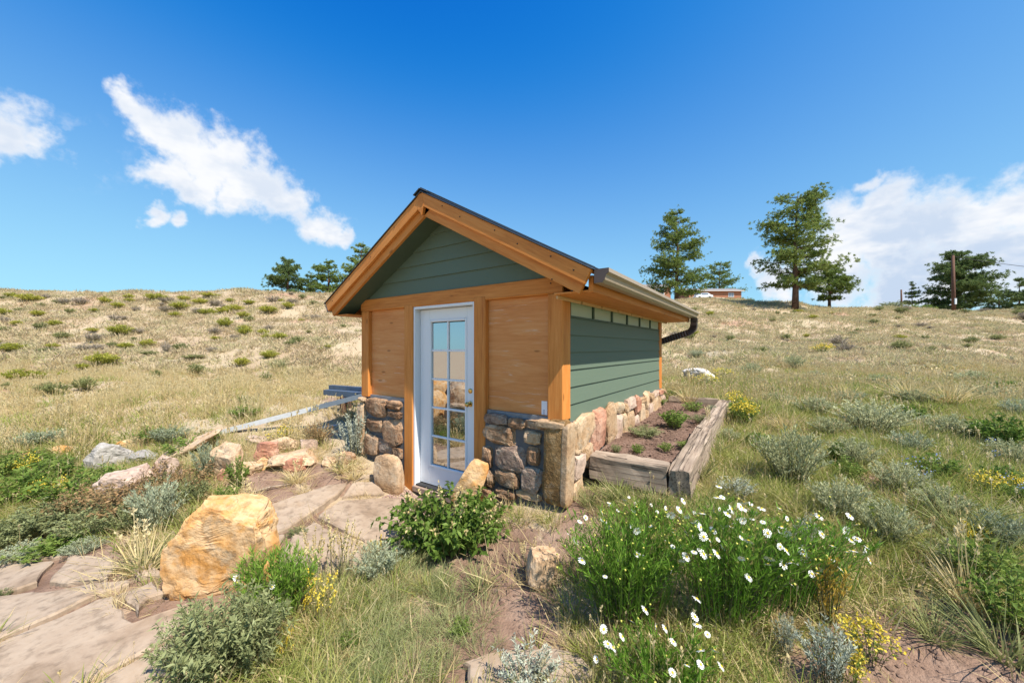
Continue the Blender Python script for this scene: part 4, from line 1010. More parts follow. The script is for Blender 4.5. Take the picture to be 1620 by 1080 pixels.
# where nothing grows: shed, bed, flagstones, stones
def inside_poly(x, y, poly):
    c = np.zeros(len(x), bool); n = len(poly)
    for i in range(n):
        x0, y0 = poly[i]; x1, y1 = poly[(i + 1) % n]
        hit = ((y0 > y) != (y1 > y)) & (x < (x1 - x0) * (y - y0) / (y1 - y0 + 1e-12) + x0); c ^= hit
    return c
def free(x, y, margin=True):
    ok = ~((x > -3.08) & (x < .1) & (y > -.12) & (y < 3.72)); ok &= ~((x > -.05) & (x < .98) & (y > .33) & (y < 3.78))
    ok &= ~((x > -2.15) & (x < -.95) & (y > -.7) & (y < .1))
    for p in FLAG_POLYS: ok &= ~inside_poly(x, y, p)
    ok &= ~inside_poly(x, y, RAIL_STRIP)
    return ok
def sample(n, dmin, dmax, umin=-160, umax=1780, power=1.0):
    """random points of the ground within a wedge a little wider than the view; density falls with distance"""
    d = dmin * (dmax / dmin) ** rng.uniform(0, 1, n) if power == 0 else (rng.uniform(0, 1, n) * (dmax ** power - dmin ** power) + dmin ** power) ** (1 / power)
    u = rng.uniform(umin, umax, n); q = FW[None] * d[:, None] + RT[None] * ((u - 810) / FPX * d)[:, None]
    return C0[0] + q[:, 0], C0[1] + q[:, 1], d, u
def fbm(x, y, s):
    z = np.zeros_like(x); a = 1.
    for k in range(4):
        for j in range(3):
            i = (k * 3 + j) % 26; z += a * np.sin((x * _k[i, 0] + y * _k[i, 1]) * 6.283 / s * (2 ** k) * (1 + .2 * j) + _ph[i]); 
        a *= .6
    return z / 5.0

# ================================================================== ground cover (stuff)
def build_grass():
    def keep(x, y, p): return free(x, y) & (rng.uniform(size=len(x)) < p)
    def emit(name, protos, sets, smin, smax, zoff=0.):
        X = np.concatenate([s[0] for s in sets]); Y = np.concatenate([s[1] for s in sets]); S = np.concatenate([s[2] for s in sets]); T = np.concatenate([s[3] for s in sets])
        Z = H(X, Y) + zoff; sc = S * rng.uniform(smin, smax, len(X))
        scatter(name, protos, np.stack([X, Y, Z], 1), sc, rng.uniform(0, 6.28, len(X)), T)
    # near straw and green tussocks
    straw = [tussock(10 + i, 26, .17, .0042, [G_STRAW], .07, .95, .6, seedheads=(1 if i % 2 else 0)) for i in range(5)]
    green = [tussock(20 + i, 30, .19, .0040, [G_GREEN], .06, .8, .55) for i in range(5)]
    blue = [tussock(30 + i, 60, .17, .0028, [G_BLUE], .06, .9, .45) for i in range(4)]
    strawm = [tussock(40 + i, 20, .24, .008, [G_STRAW], .12, .75, .4, seedheads=3) for i in range(5)]
    greenm = [tussock(50 + i, 22, .22, .008, [G_GREEN], .12, .75, .4) for i in range(4)]
    farp = [tussock(60 + i, 11, .20, .022, [G_FAR], .18, .9, .4) for i in range(5)]
    def soilfac(x, y): return 1 - np.clip(soil_mask(x, y) * 1.25, 0, 1)
    sN, gN, sM, gM, fF = [], [], [], [], []
    x, y, d, u = sample(34000, .9, 5.6, -500, 2250, 1.6); l = lush_mask(x, y); f = fbm(x, y, 1.1)
    k = keep(x, y, np.clip((.55 - .25 * l + .35 * f), .05, 1) * soilfac(x, y) * .62); sN.append((x[k], y[k], np.ones(k.sum()) * (.65 + .35 * l[k]), np.clip(.5 + .6 * f[k] + rng.normal(0, .2, k.sum()), 0, 1)))
    x, y, d, u = sample(34000, .9, 5.6, -500, 2250, 1.6); l = lush_mask(x, y); f = fbm(x + 9, y, .9)
    k = keep(x, y, np.clip(l * (.62 + .5 * f), .02, 1) * soilfac(x, y) * .85); gN.append((x[k], y[k], np.ones(k.sum()) * .95, np.clip(.42 + .6 * f[k] + rng.normal(0, .22, k.sum()), 0, 1)))
    x, y, d, u = sample(66000, 5.2, 15.5, -450, 2150, 1.5); l = lush_mask(x, y); f = fbm(x, y, 2.6)
    f2 = fbm(x + 3, y - 8, 1.0); k = keep(x, y, np.clip(.28 + .65 * f + .35 * f2 - .10 * l, .02, 1) * soilfac(x, y)); sM.append((x[k], y[k], np.clip(.8 + .35 * f2[k], .45, 1.3), np.clip(.5 + .5 * f[k] + rng.normal(0, .2, k.sum()), 0, 1)))
    x, y, d, u = sample(46000, 5.2, 17, -450, 2150, 1.5); l = lush_mask(x, y); f = fbm(x + 20, y, 2.2)
    k = keep(x, y, np.clip(l * (.75 + .5 * f) + .10 + .22 * f, .02, 1)); gM.append((x[k], y[k], .95 + 0 * x[k], np.clip(.42 + .6 * f[k] + rng.normal(0, .22, k.sum()), 0, 1)))
    x, y, d, u = sample(135000, 14.5, 64, -300, 1980, 1.35); f = fbm(x, y, 7.); f2 = fbm(x + 50, y - 20, 3.)
    k = keep(x, y, np.clip(.56 + .7 * f + .12 * (u > 1000), .05, 1)); fF.append((x[k], y[k], (1. + .012 * d[k]), np.clip(.45 + .22 * (u[k] > 1000) + .6 * f2[k] + rng.normal(0, .2, k.sum()), 0, 1)))
    emit('dry_grass', straw, sN, .6, 1.35); emit('green_grass', green, gN, .6, 1.4)
    emit('meadow_straw', strawm, sM, .6, 1.3); emit('meadow_grass', greenm, gM, .6, 1.25); emit('hillside_grass', farp, fF, .7, 1.5)
    # fine blue-green fescue by the path and along the bed
    xs, ys = [], []
    for (uu, vv, n, sp) in [(600, 1020, 60, .22), (560, 950, 40, .18), (620, 930, 30, .16), (660, 1050, 24, .2), (560, 1060, 36, .2), (700, 950, 26, .18), (640, 890, 24, .14), (1010, 780, 40, .22), (930, 780, 16, .14), (1100, 800, 20, .2)]:
        p, _ = ground_at(uu, vv, .8); xs.append(p[0] + rng.normal(0, sp, n)); ys.append(p[1] + rng.normal(0, sp * .8, n))
    X = np.concatenate(xs); Y = np.concatenate(ys); k = free(X, Y); X, Y = X[k], Y[k]
    emit('fescue_grass', blue, [(X, Y, np.ones(len(X)), np.clip(rng.normal(.5, .25, len(X)), 0, 1))], .5, 1.15)
    # flattened dead thatch
    thatch = [tussock(80 + i, 22, .16, .0035, [G_STRAW], .10, 1.5, .12, tmid=.7) for i in range(4)]
    x, y, d, u = sample(9000, 1.2, 5.5, -250, 1870, 1.6); f = fbm(x - 7, y + 3, 1.3); k = keep(x, y, np.clip(.4 + .6 * f, .05, 1) * .5 * (.25 + .75 * soilfac(x, y)))
    emit('dead_thatch', thatch, [(x[k], y[k], np.ones(k.sum()), np.clip(rng.normal(.55, .2, k.sum()), 0, 1))], .7, 1.6, .012)
    # gravel at the doorstep and crumbs in the bare soil
    peb = [rock_mesh(800 + i, .011, .009, .007, 1, .7, 3, .05, PEBBLE, 'pebble') for i in range(4)]
    n = 1500; X = rng.uniform(-2.1, -.95, n); Y = -.02 - np.abs(rng.normal(0, .16, n)); k = (~np.any([inside_poly(X, Y, p) for p in FLAG_POLYS], 0)); X, Y = X[k], Y[k]
    scatter('gravel', peb, np.stack([X, Y, H(X, Y) + .004], 1), rng.uniform(.5, 1.3, len(X)), rng.uniform(0, 6.28, len(X)), rng.uniform(0, 1, len(X)))
    clod = [rock_mesh(820 + i, .014, .012, .008, 1, .8, 3, .1, mat_rock('clod', [(.10, .06, .045), (.18, .115, .085), (.26, .18, .14)], 3, strength=.2), 'clod') for i in range(3)]
    x, y, d, u = sample(16000, 1.2, 5.5, -250, 1870, 1.5); k = free(x, y) & (rng.uniform(size=len(x)) < soil_mask(x, y) * .8 + .03); x, y = x[k], y[k]
    bx = rng.uniform(.05, .8, 900); by = rng.uniform(.5, 3.6, 900)
    pts = np.r_[np.stack([x, y, H(x, y)], 1), np.stack([bx, by, .527 + .17 * (by - .46) / 3.18], 1)]
    scatter('soil_crumbs', clod, pts, rng.uniform(.3, 1.2, len(pts)) ** 1.5, rng.uniform(0, 6.28, len(pts)), rng.uniform(0, 1, len(pts)))
build_grass()

# ================================================================== single plants
MATS = lambda leaf, *more: [leaf, STEM, *more]
PROTO = {}
def protos(kind):
    if kind in PROTO: return PROTO[kind]
    mk = {
        'sage': lambda s: bush(s, .5, 1, 95, 34, .085, .016, MATS(L_SAGE), .7, .5, .008, .12, .4)[0],
        'silver': lambda s: bush(s, .5, 1, 46, 34, .085, .020, MATS(L_SILVER), .6, .5, .012, .1, .55)[0],
        'bluesage': lambda s: bush(s, .5, 1, 80, 30, .095, .017, MATS(L_BLUESAGE), .8, .45, .008, .1, .4)[0],
        'greygreen': lambda s: bush(s, .5, 1, 70, 34, .075, .020, MATS(L_GREYGREEN), .9, .25, .008, .15, .6)[0],
        'rabbit': lambda s: bush(s, .5, 1, 80, 16, .14, .035, MATS(L_RABBIT), .95, .4, .012, .2, .45)[0],
        'olive': lambda s: bush(s, .5, 1, 70, 16, .13, .035, MATS(L_OLIVE), .95, .4, .012, .2, .5)[0],
        'drybush': lambda s: bush(s, .5, 1, 70, 12, .14, .025, MATS(L_DRYBUSH), .95, .3, .012, .1, .6)[0],
        'weed': lambda s: bush(s, .5, 1, 30, 26, .13, .04, MATS(L_WEED), .8, .2, .014, .1, .6)[0],
        'darkweed': lambda s: bush(s, .5, 1, 40, 30, .12, .04, MATS(L_SHRUB), .8, .2, .014, .1, .6)[0],
        'rust': lambda s: bush(s, .5, 1, 46, 20, .075, .025, MATS(L_RUST), .8, .2, .010, .3, .7)[0],
        'yellow': lambda s: bush(s, .5, 1, 22, 16, .13, .028, MATS(L_WEED, L_YEL), .5, .3, .014, .1, .5, flower=(2, .07, 16, .8))[0],
        'yellowstalk': lambda s: bush(s, .5, 1, 9, 40, .05, .03, MATS(L_YEL), .5, .0, .014, .45, .9)[0],
        'seedstalk': lambda s: bush(s, .5, 1, 12, 42, .04, .028, MATS(L_YELDRY), .5, .0, .012, .5, .9)[0],
        'blueflax': lambda s: bush(s, .5, 1, 16, 12, .09, .012, MATS(L_GREYGREEN, L_BLUEFL), .5, .5, .01, .1, .3, flower=(2, .07, 6, .35))[0],
        'strawtuft': lambda s: tussock(s, 110, 1., .02, [L_YELDRY], .16, .75, .5, seedheads=10),
        'greentuft': lambda s: tussock(s, 120, 1., .018, [L_OLIVE], .16, .8, .5),
    }[kind]
    PROTO[kind] = [mk(900 + 17 * i + len(PROTO) * 5) for i in range(3)]; return PROTO[kind]
PINFO = {
    'sage': ('sagebrush', 'plant', 'pale grey-green sage clump', 'sage clumps'),
    'silver': ('wormwood_plant', 'plant', 'silvery woolly wormwood plant', 'wormwood plants'),
    'bluesage': ('blue_sage', 'plant', 'blue-grey sage plant', 'blue-grey sages'),
    'greygreen': ('grey_green_plant', 'plant', 'grey-green finely leaved plant', 'grey-green plants'),
    'rabbit': ('rabbitbrush', 'shrub', 'rounded yellow-green rabbitbrush', 'rabbitbrush'),
    'olive': ('olive_shrub', 'shrub', 'dull olive-green shrub', 'olive shrubs'),
    'drybush': ('dry_shrub', 'shrub', 'grey-brown dry shrub', 'dry shrubs'),
    'weed': ('weed', 'plant', 'bright green leafy weed', 'green weeds'),
    'darkweed': ('leafy_weed', 'plant', 'dark green broad-leaved weed', 'dark weeds'),
    'rust': ('dried_weed', 'plant', 'rust-brown dried weed', 'dried weeds'),
    'yellow': ('yellow_wildflower', 'plant', 'wildflower with small yellow flowers', 'yellow wildflowers'),
    'yellowstalk': ('yellow_flower_stalk', 'plant', 'bright yellow flower spike', 'yellow flower spikes'),
    'seedstalk': ('seed_stalk', 'plant', 'dry tan branching seed stalk', 'dry seed stalks'),
    'blueflax': ('blue_flax', 'plant', 'thin flax plant with pale blue flowers', 'blue flax'),
    'strawtuft': ('dry_grass_tuft', 'grass tuft', 'golden dry grass tuft', 'golden grass tufts'),
    'greentuft': ('green_grass_tuft', 'grass tuft', 'arching green grass tuft', 'green grass tufts'),
}
SIZE = dict(sage=62, silver=62, bluesage=60, greygreen=80, rabbit=18, olive=20, drybush=18, weed=55, darkweed=45, rust=75, yellow=37, yellowstalk=45, seedstalk=60, blueflax=35, strawtuft=50, greentuft=75)
plant_count = {}
def where(u, v):
    if v < 600: return 'on the slope left of the shed' if u < 800 else 'on the slope below the tall pines'
    if u < 345 and v < 900: return 'among the boulders left of the path'
    if u < 600 and v < 800: return 'beside the rock pile'
    if u < 700: return 'beside the flagstone path'
    if u < 900: return 'on the bare ground before the daisies'
    if u < 1200 and v < 730: return 'beside the raised bed'
    if v < 780: return 'in the meadow beyond the raised bed'
    return 'in the grass beside the daisies'
def plant(kind, u, v, wpx, hpx, label=None, z=None, pos=None, group=True):
    if pos is None: p, d = ground_at(u, v, .8)
    else: p, d = pos, float(pix(np.array(pos[0]), np.array(pos[1]), np.array(pos[2]))[2])
    if z is not None: p = np.array([p[0], p[1], z])
    pr = protos(kind); i = plant_count.get(kind, 0); plant_count[kind] = i + 1
    nm, cat, lab, grp = PINFO[kind]; w_ = wpx / FPX * d; hh = hpx / FPX * d
    M = Matrix.Translation(Vector(p) - Vector((0, 0, .01))) @ Matrix.Rotation(random.uniform(0, 6.28), 4, 'Z') @ Matrix.Diagonal((w_, w_, hh, 1))
    o = link(nm, pr[i % 3], M); wh = where(u, v); big = 'large' if wpx > SIZE[kind] else 'small'; tag(o, label or f'{big} {lab} {wh}', cat, None if label else f'{big} {grp} {wh}'); return o
for k_ in ('sage',):
    for q in [(1250, 768, 105, 100), (1288, 658, 60, 34), (1381, 690, 110, 62), (1509, 694, 80, 42), (1257, 586, 34, 26), (1188, 596, 36, 24), (1330, 826, 90, 76), (1409, 862, 90, 74), (1350, 738, 70, 50), (1230, 640, 50, 22),
              (1310, 690, 60, 34), (1560, 640, 70, 34), (1450, 640, 60, 26), (1150, 596, 30, 16), (1420, 780, 80, 56), (1490, 820, 80, 56), (1150, 700, 40, 26), (1600, 740, 70, 50), (1505, 900, 70, 50), (1290, 600, 34, 16), (1210, 624, 40, 18), (1535, 606, 60, 22), (1390, 610, 50, 20)]: plant('sage', *q)
for q in [(1589, 872, 80, 72), (1613, 660, 50, 34), (1101, 566, 28, 14), (1345, 640, 50, 26), (62, 706, 60, 30), (92, 700, 40, 24), (250, 840, 80, 90), (330, 756, 50, 62), (1440, 720, 60, 44), (595, 916, 90, 62), (640, 885, 60, 40), (270, 700, 60, 30), (30, 888, 90, 30), (130, 876, 60, 26)]: plant('bluesage', *q)
for q in [(1309, 1085, 84, 110), (1243, 1030, 44, 62), (830, 1095, 120, 80), (1275, 880, 40, 70), (560, 722, 60, 74), (1165, 790, 60, 40)]: plant('silver', *q)
for q in [(340, 1085, 170, 170), (300, 1060, 110, 110), (395, 1070, 130, 150), (250, 790, 60, 46), (70, 850, 120, 66), (150, 850, 100, 60), (20, 870, 100, 60), (470, 848, 34, 18), (2, 945, 30, 18), (210, 840, 60, 44), (300, 800, 60, 50)]: plant('greygreen', *q)
for q in [(70, 882, 90, 34), (10, 868, 80, 40), (110, 868, 60, 34), (30, 800, 80, 60), (70, 770, 80, 50), (110, 800, 90, 60), (10, 760, 60, 50), (375, 775, 34, 60), (358, 800, 40, 38), (1174, 668, 50, 40), (1400, 830, 60, 40), (1480, 760, 60, 50), (1555, 930, 90, 90), (1600, 1000, 100, 110), (1210, 720, 44, 32), (1130, 840, 50, 40), (730, 1000, 40, 26), (550, 1030, 40, 36), (170, 770, 60, 40),
          (45, 740, 60, 34), (90, 745, 50, 30), (290, 724, 60, 34), (240, 700, 50, 30), (330, 700, 40, 26), (390, 660, 50, 22), (1340, 760, 40, 44)]: plant('weed', *q)
for q in [(1578, 715, 70, 66), (1443, 672, 40, 36), (1326, 738, 26, 42), (1201, 706, 40, 26), (1589, 776, 60, 46), (1545, 700, 40, 40), (1610, 800, 50, 40), (1600, 620, 70, 20)]: plant('darkweed', *q)
for q in [(200, 830, 110, 80), (160, 820, 80, 70), (300, 790, 80, 66), (265, 780, 60, 66), (505, 706, 50, 46), (110, 830, 70, 66), (225, 800, 60, 60)]: plant('rust', *q)
for q in [(1180, 676, 44, 44), (1165, 650, 34, 30), (1375, 1050, 70, 70), (1347, 1085, 50, 60), (1561, 790, 40, 46), (450, 700, 40, 26), (40, 760, 30, 40), (60, 800, 30, 40), (1530, 870, 36, 44), (1610, 790, 36, 40), (1140, 600, 30, 18), (1300, 560, 30, 16), (95, 790, 30, 34), (1120, 612, 36, 20)]: plant('yellow', *q)
for q in [(505, 985, 70, 100), (480, 975, 60, 78), (455, 1040, 40, 40), (600, 885, 36, 46), (455, 1020, 30, 40)]: plant('yellowstalk', *q)
for q in [(528, 930, 90, 120), (500, 920, 60, 110), (545, 915, 60, 90), (836, 900, 56, 56), (590, 880, 30, 34)]: plant('seedstalk', *q)
for q in [(1440, 770, 40, 46), (1467, 780, 40, 46), (1500, 760, 40, 46), (1600, 800, 40, 46), (1555, 720, 30, 36), (1575, 740, 30, 30)]: plant('blueflax', *q)
for q in [(390, 812, 60, 40), (470, 762, 50, 24), (540, 745, 50, 24), (560, 756, 40, 18), (500, 700, 46, 42), (1240, 680, 40, 36), (1345, 640, 44, 40), (1500, 640, 70, 44), (1440, 632, 60, 40), (1090, 640, 40, 40), (1530, 960, 80, 90), (1120, 700, 30, 40), (225, 905, 90, 60)]: plant('strawtuft', *q)
for q in [(240, 900, 70, 54), (1520, 850, 110, 90), (1560, 900, 110, 90), (1480, 1010, 90, 60), (930, 800, 44, 40), (975, 790, 60, 46), (1040, 800, 60, 40), (1105, 760, 40, 60), (1130, 720, 34, 50), (760, 930, 60, 36), (700, 930, 60, 36), (1460, 700, 60, 40), (300, 830, 50, 40), (1590, 1040, 120, 100)]: plant('greentuft', *q)
# rabbitbrush and other shrubs of the left hillside
RB = [(645, 305, 110, 62), (1200, 262, 80, 55), (1310, 308, 75, 50), (1405, 303, 60, 36), (1420, 328, 46, 36), (1495, 332, 80, 46), (70, 392, 130, 50), (200, 538, 72, 46), (550, 470, 140, 80), (90, 548, 120, 70), (790, 368, 75, 46), (1290, 470, 80, 52), (1440, 430, 90, 50),
      (560, 135, 60, 40), (630, 160, 60, 36), (160, 126, 110, 46), (60, 104, 60, 30), (690, 130, 50, 26), (935, 208, 62, 32), (1110, 198, 100, 40), (1190, 188, 80, 36), (1250, 178, 90, 42), (1300, 210, 70, 34), (1430, 188, 100, 46), (1540, 160, 60, 36), (1070, 140, 80, 36),
      (1230, 130, 50, 26), (500, 180, 50, 22), (345, 528, 60, 40), (440, 490, 70, 40), (20, 196, 60, 40), (835, 118, 110, 40), (980, 122, 70, 32), (960, 165, 90, 40), (1120, 100, 100, 24), (1330, 140, 70, 26)]
for a, b, w_, hh in RB: plant('rabbit', a / 3.375, 440 + b / 3.375, w_ / 3.375, hh / 3.375)
for a, b, w_, hh in [(500, 335, 90, 50), (445, 390, 80, 46), (520, 385, 70, 40), (610, 225, 60, 36), (885, 400, 50, 70), (730, 178, 50, 30), (890, 130, 90, 34), (880, 180, 60, 40), (1150, 150, 80, 40), (340, 140, 60, 40), (430, 140, 80, 44), (1250, 330, 60, 36), (1150, 300, 80, 44), (1460, 130, 80, 40), (1560, 140, 70, 36), (250, 110, 40, 30), (1050, 190, 60, 40)]: plant('drybush', a / 3.375, 440 + b / 3.375, w_ / 3.375, hh / 3.375)
for a, b, w_, hh in [(230, 396, 90, 26), (260, 395, 80, 26), (800, 410, 100, 24), (680, 370, 90, 24), (600, 370, 60, 34), (1150, 590, 90, 60), (1300, 670, 60, 50), (300, 620, 120, 70), (240, 610, 90, 60), (830, 530, 60, 46), (570, 620, 80, 40), (700, 665, 50, 30), (1050, 510, 90, 60), (1420, 550, 70, 50), (450, 600, 110, 80), (1590, 350, 80, 46), (215, 275, 60, 46), (40, 590, 50, 40), (215, 155, 50, 26), (110, 180, 60, 26), (1030, 430, 120, 26), (600, 440, 90, 26), (1490, 470, 120, 20)]: plant('olive', a / 3.375, 440 + b / 3.375, w_ / 3.375, hh / 3.375)
for k in range(110):                                   # smaller ones up to the skyline, both sides of the shed
    right = k % 2
    u = random.uniform(1060, 1640) if right else random.uniform(-60, 560)
    v = random.uniform(489, 560) if right else random.uniform(466, 560)
    w_ = random.uniform(8, 24) * (.5 + (v - 455) / 130); kd = random.choice(['rabbit', 'olive', 'olive', 'drybush'])
    plant(kd, u, v, w_, w_ * random.uniform(.4, .65))
# plants in the raised bed
for (u, v, w_, hh, kd) in [(1067, 676, 50, 30, 'darkweed'), (1097, 650, 36, 18, 'weed'), (1009, 716, 24, 16, 'weed'), (1020, 690, 60, 20, 'greygreen'), (1054, 712, 24, 16, 'weed'), (1108, 668, 34, 16, 'greygreen'), (1075, 628, 40, 14, 'weed'), (1126, 655, 18, 18, 'bluesage'), (1045, 640, 24, 14, 'weed'), (975, 715, 20, 16, 'greygreen'), (1085, 708, 30, 14, 'weed')]:
    best = None
    for d in np.linspace(3, 8, 400):
        p = at(u, v, d)
        if p[2] < bed_z(p[0], p[1]) + .01: best = p; break
    if best is not None and .0 < best[0] < .85: plant(kd, u, v, w_, hh, {'darkweed': 'leafy green plant, the largest in the raised bed', 'bluesage': 'small blue-grey sprig in the raised bed beside the timber'}.get(kd), pos=best)
    else: print('bed plant off', u, v, best)

# ------------------------------------------------------------------ leafy shrub by the door
p_, d_ = ground_at(712, 866)
sh = empty('leafy_shrub', p_, 'bright green leafy shrub sprawling in front of the door stone', 'shrub')
me, _ = bush(41, .62, .50, 130, 36, .056, .032, MATS(L_SHRUB), .8, .15, .007, .15, .75, ry=.46, droop=.25, name='foliage', hvar=.55)
link('foliage', me, Matrix.Translation(Vector(p_)) @ Matrix.Rotation(YAW, 4, 'Z'), sh)
me, _ = bush(43, .5, .55, 40, 10, .03, .016, MATS(L_YELDRY), .6, .3, .006, .7, .6, name='dry_twigs')
link('dry_twigs', me, Matrix.Translation(Vector(p_) + Vector((.05, -.05, 0))), sh)

# ------------------------------------------------------------------ daisies: fine foliage and separate flower heads
def flower_mesh():
    V = []; F = []; M = []; npet = 13; r0, r1 = .22, 1.
    for i in range(npet):
        a = 6.2832 * i / npet; da = .20
        k = len(V); V += [(r0 * math.cos(a - da), r0 * math.sin(a - da), .05), (r0 * math.cos(a + da), r0 * math.sin(a + da), .05), (r1 * math.cos(a + da * .7), r1 * math.sin(a + da * .7), -.05 - .06 * (i % 3)), (r1 * math.cos(a - da * .7), r1 * math.sin(a - da * .7), -.05 - .06 * (i % 3))]
        F.append((k, k + 3, k + 2, k + 1)); M.append(0)
    k = len(V)
    for rr, zz in ((.36, .06), (.24, .22)):
        for i in range(6): V.append((rr * math.cos(1.0472 * i), rr * math.sin(1.0472 * i), zz))
    for i in range(6): j = (i + 1) % 6; F.append((k + i, k + j, k + 6 + j, k + 6 + i)); M.append(1)
    F += [(k + 6, k + 7, k + 8, k + 9), (k + 6, k + 9, k + 10, k + 11)]; M += [1, 1]
    return mesh_np('flower', V, F, None, False, [PETAL, DISC], M)
FLOWER = flower_mesh()
def bud_mesh():
    V, F = ico(1); return mesh_np('bud', V * [1, 1, .8], F, mat_plain('bud_yellow', (.55, .52, .10), .7), False)
BUD = bud_mesh()
def daisy_clump(u, v, wpx, hpx, label, nfl, nbud, seed, dryfrac=0., lean_right=0., size=.02, deep=.7, per=34, nst=170, fz=(.62, 1.12), boxes=None):
    p, d = ground_at(u, v, .8); rx = wpx / FPX * d / 2; rz = hpx / FPX * d
    root = empty('daisy_clump', p, label, 'flowers'); g = np.random.default_rng(seed); Mx = Matrix.Translation(Vector(p)) @ Matrix.Rotation(YAW, 4, 'Z')
    me, tips = bush(seed, rx, rz, nst, per, .05, .0065, MATS(L_DAISY), .35, .55, .0035, .08, .5, ry=rx * deep, droop=.0, name='foliage', hvar=.35)
    if lean_right:
        co = np.empty(len(me.vertices) * 3, np.float32); me.vertices.foreach_get('co', co); co = co.reshape(-1, 3)
        sh_ = lean_right * (co[:, 2] / rz) ** 1.5; co[:, 0] += sh_ * (.4 + .6 * (co[:, 0] / rx + 1) / 2); me.vertices.foreach_set('co', co.ravel()); tips = tips.copy(); tips[:, 0] += lean_right * (tips[:, 2] / rz) ** 1.5 * (.4 + .6 * (tips[:, 0] / rx + 1) / 2)
    link('foliage', me, Mx, root)
    if dryfrac:
        me2, _ = bush(seed + 1, rx * .4, rz * .75, 22, 16, .04, .008, MATS(mat_leaf('leaf_dying', [(.35, .26, .04), (.52, .34, .06), (.62, .44, .09)], .35)), .4, .5, .004, .05, .4, name='dying_stems')
        link('dying_stems', me2, Mx @ Matrix.Translation((rx * .25, -rx * deep * .5, 0)), root)
    order = g.permutation(len(tips)); SP = []
    for k in range(nfl + nbud):
        t = tips[order[k % len(tips)]] + g.normal(0, .02, 3); hh = t[2] * g.uniform(*fz) + .03
        tilt = g.normal(0, .6, 2); r_ = size * g.uniform(.55, 1.2)
        Mf = Mx @ Matrix.Translation((t[0], t[1], hh)) @ Matrix.Rotation(.45 + tilt[0] * .6, 4, Vector((.3, 1, 0)).normalized()) @ Matrix.Rotation(tilt[1], 4, 'X')
        isf = k < nfl; s_ = r_ if isf else size * .3
        link('flower' if isf else 'bud', FLOWER if isf else BUD, Mf @ Matrix.Diagonal((s_, s_, s_, 1)), root); SP.append((t[0], t[1], hh))
    SP = np.array(SP); b0 = np.stack([SP[:, 0] * .75, SP[:, 1] * .75, SP[:, 2] * .3], 1)
    sv, sf, st_, _ = stems_to_ribbons(g, b0, (b0 + SP) / 2, SP - [0, 0, .004], .003, np.full(len(SP), .5))
    link('flower_stems', leaf_mesh('flower_stems', [(sv, sf, st_, 0)], [L_DAISY]), Mx, root); return root
daisy_clump(985, 985, 215, 178, 'dense bright green daisy clump with few open flowers', 30, 70, 61, per=34, nst=230, deep=.75, fz=(.75, 1.12))
daisy_clump(1150, 985, 235, 190, 'tall daisy clump crowned with the most white flowers', 92, 50, 62, .0, .10, per=30, nst=210, fz=(.8, 1.15), size=.0215)
daisy_clump(1268, 965, 150, 150, 'daisy clump leaning right with orange dying stems at its base', 34, 20, 63, 1., .24, per=20, nst=90, fz=(.6, 1.15))
daisy_clump(1040, 1090, 200, 80, 'low sparse daisy patch in front of the big clumps', 22, 14, 64, size=.019, per=20, nst=80, fz=(.8, 1.5))
daisy_clump(440, 985, 130, 120, 'small daisy clump with feathery leaves beside the orange boulder', 2, 6, 65, per=34, nst=110)
daisy_clump(1020, 840, 110, 52, 'thin daisy stems in the grass before the raised bed', 12, 10, 66, size=.016, per=12, nst=46)

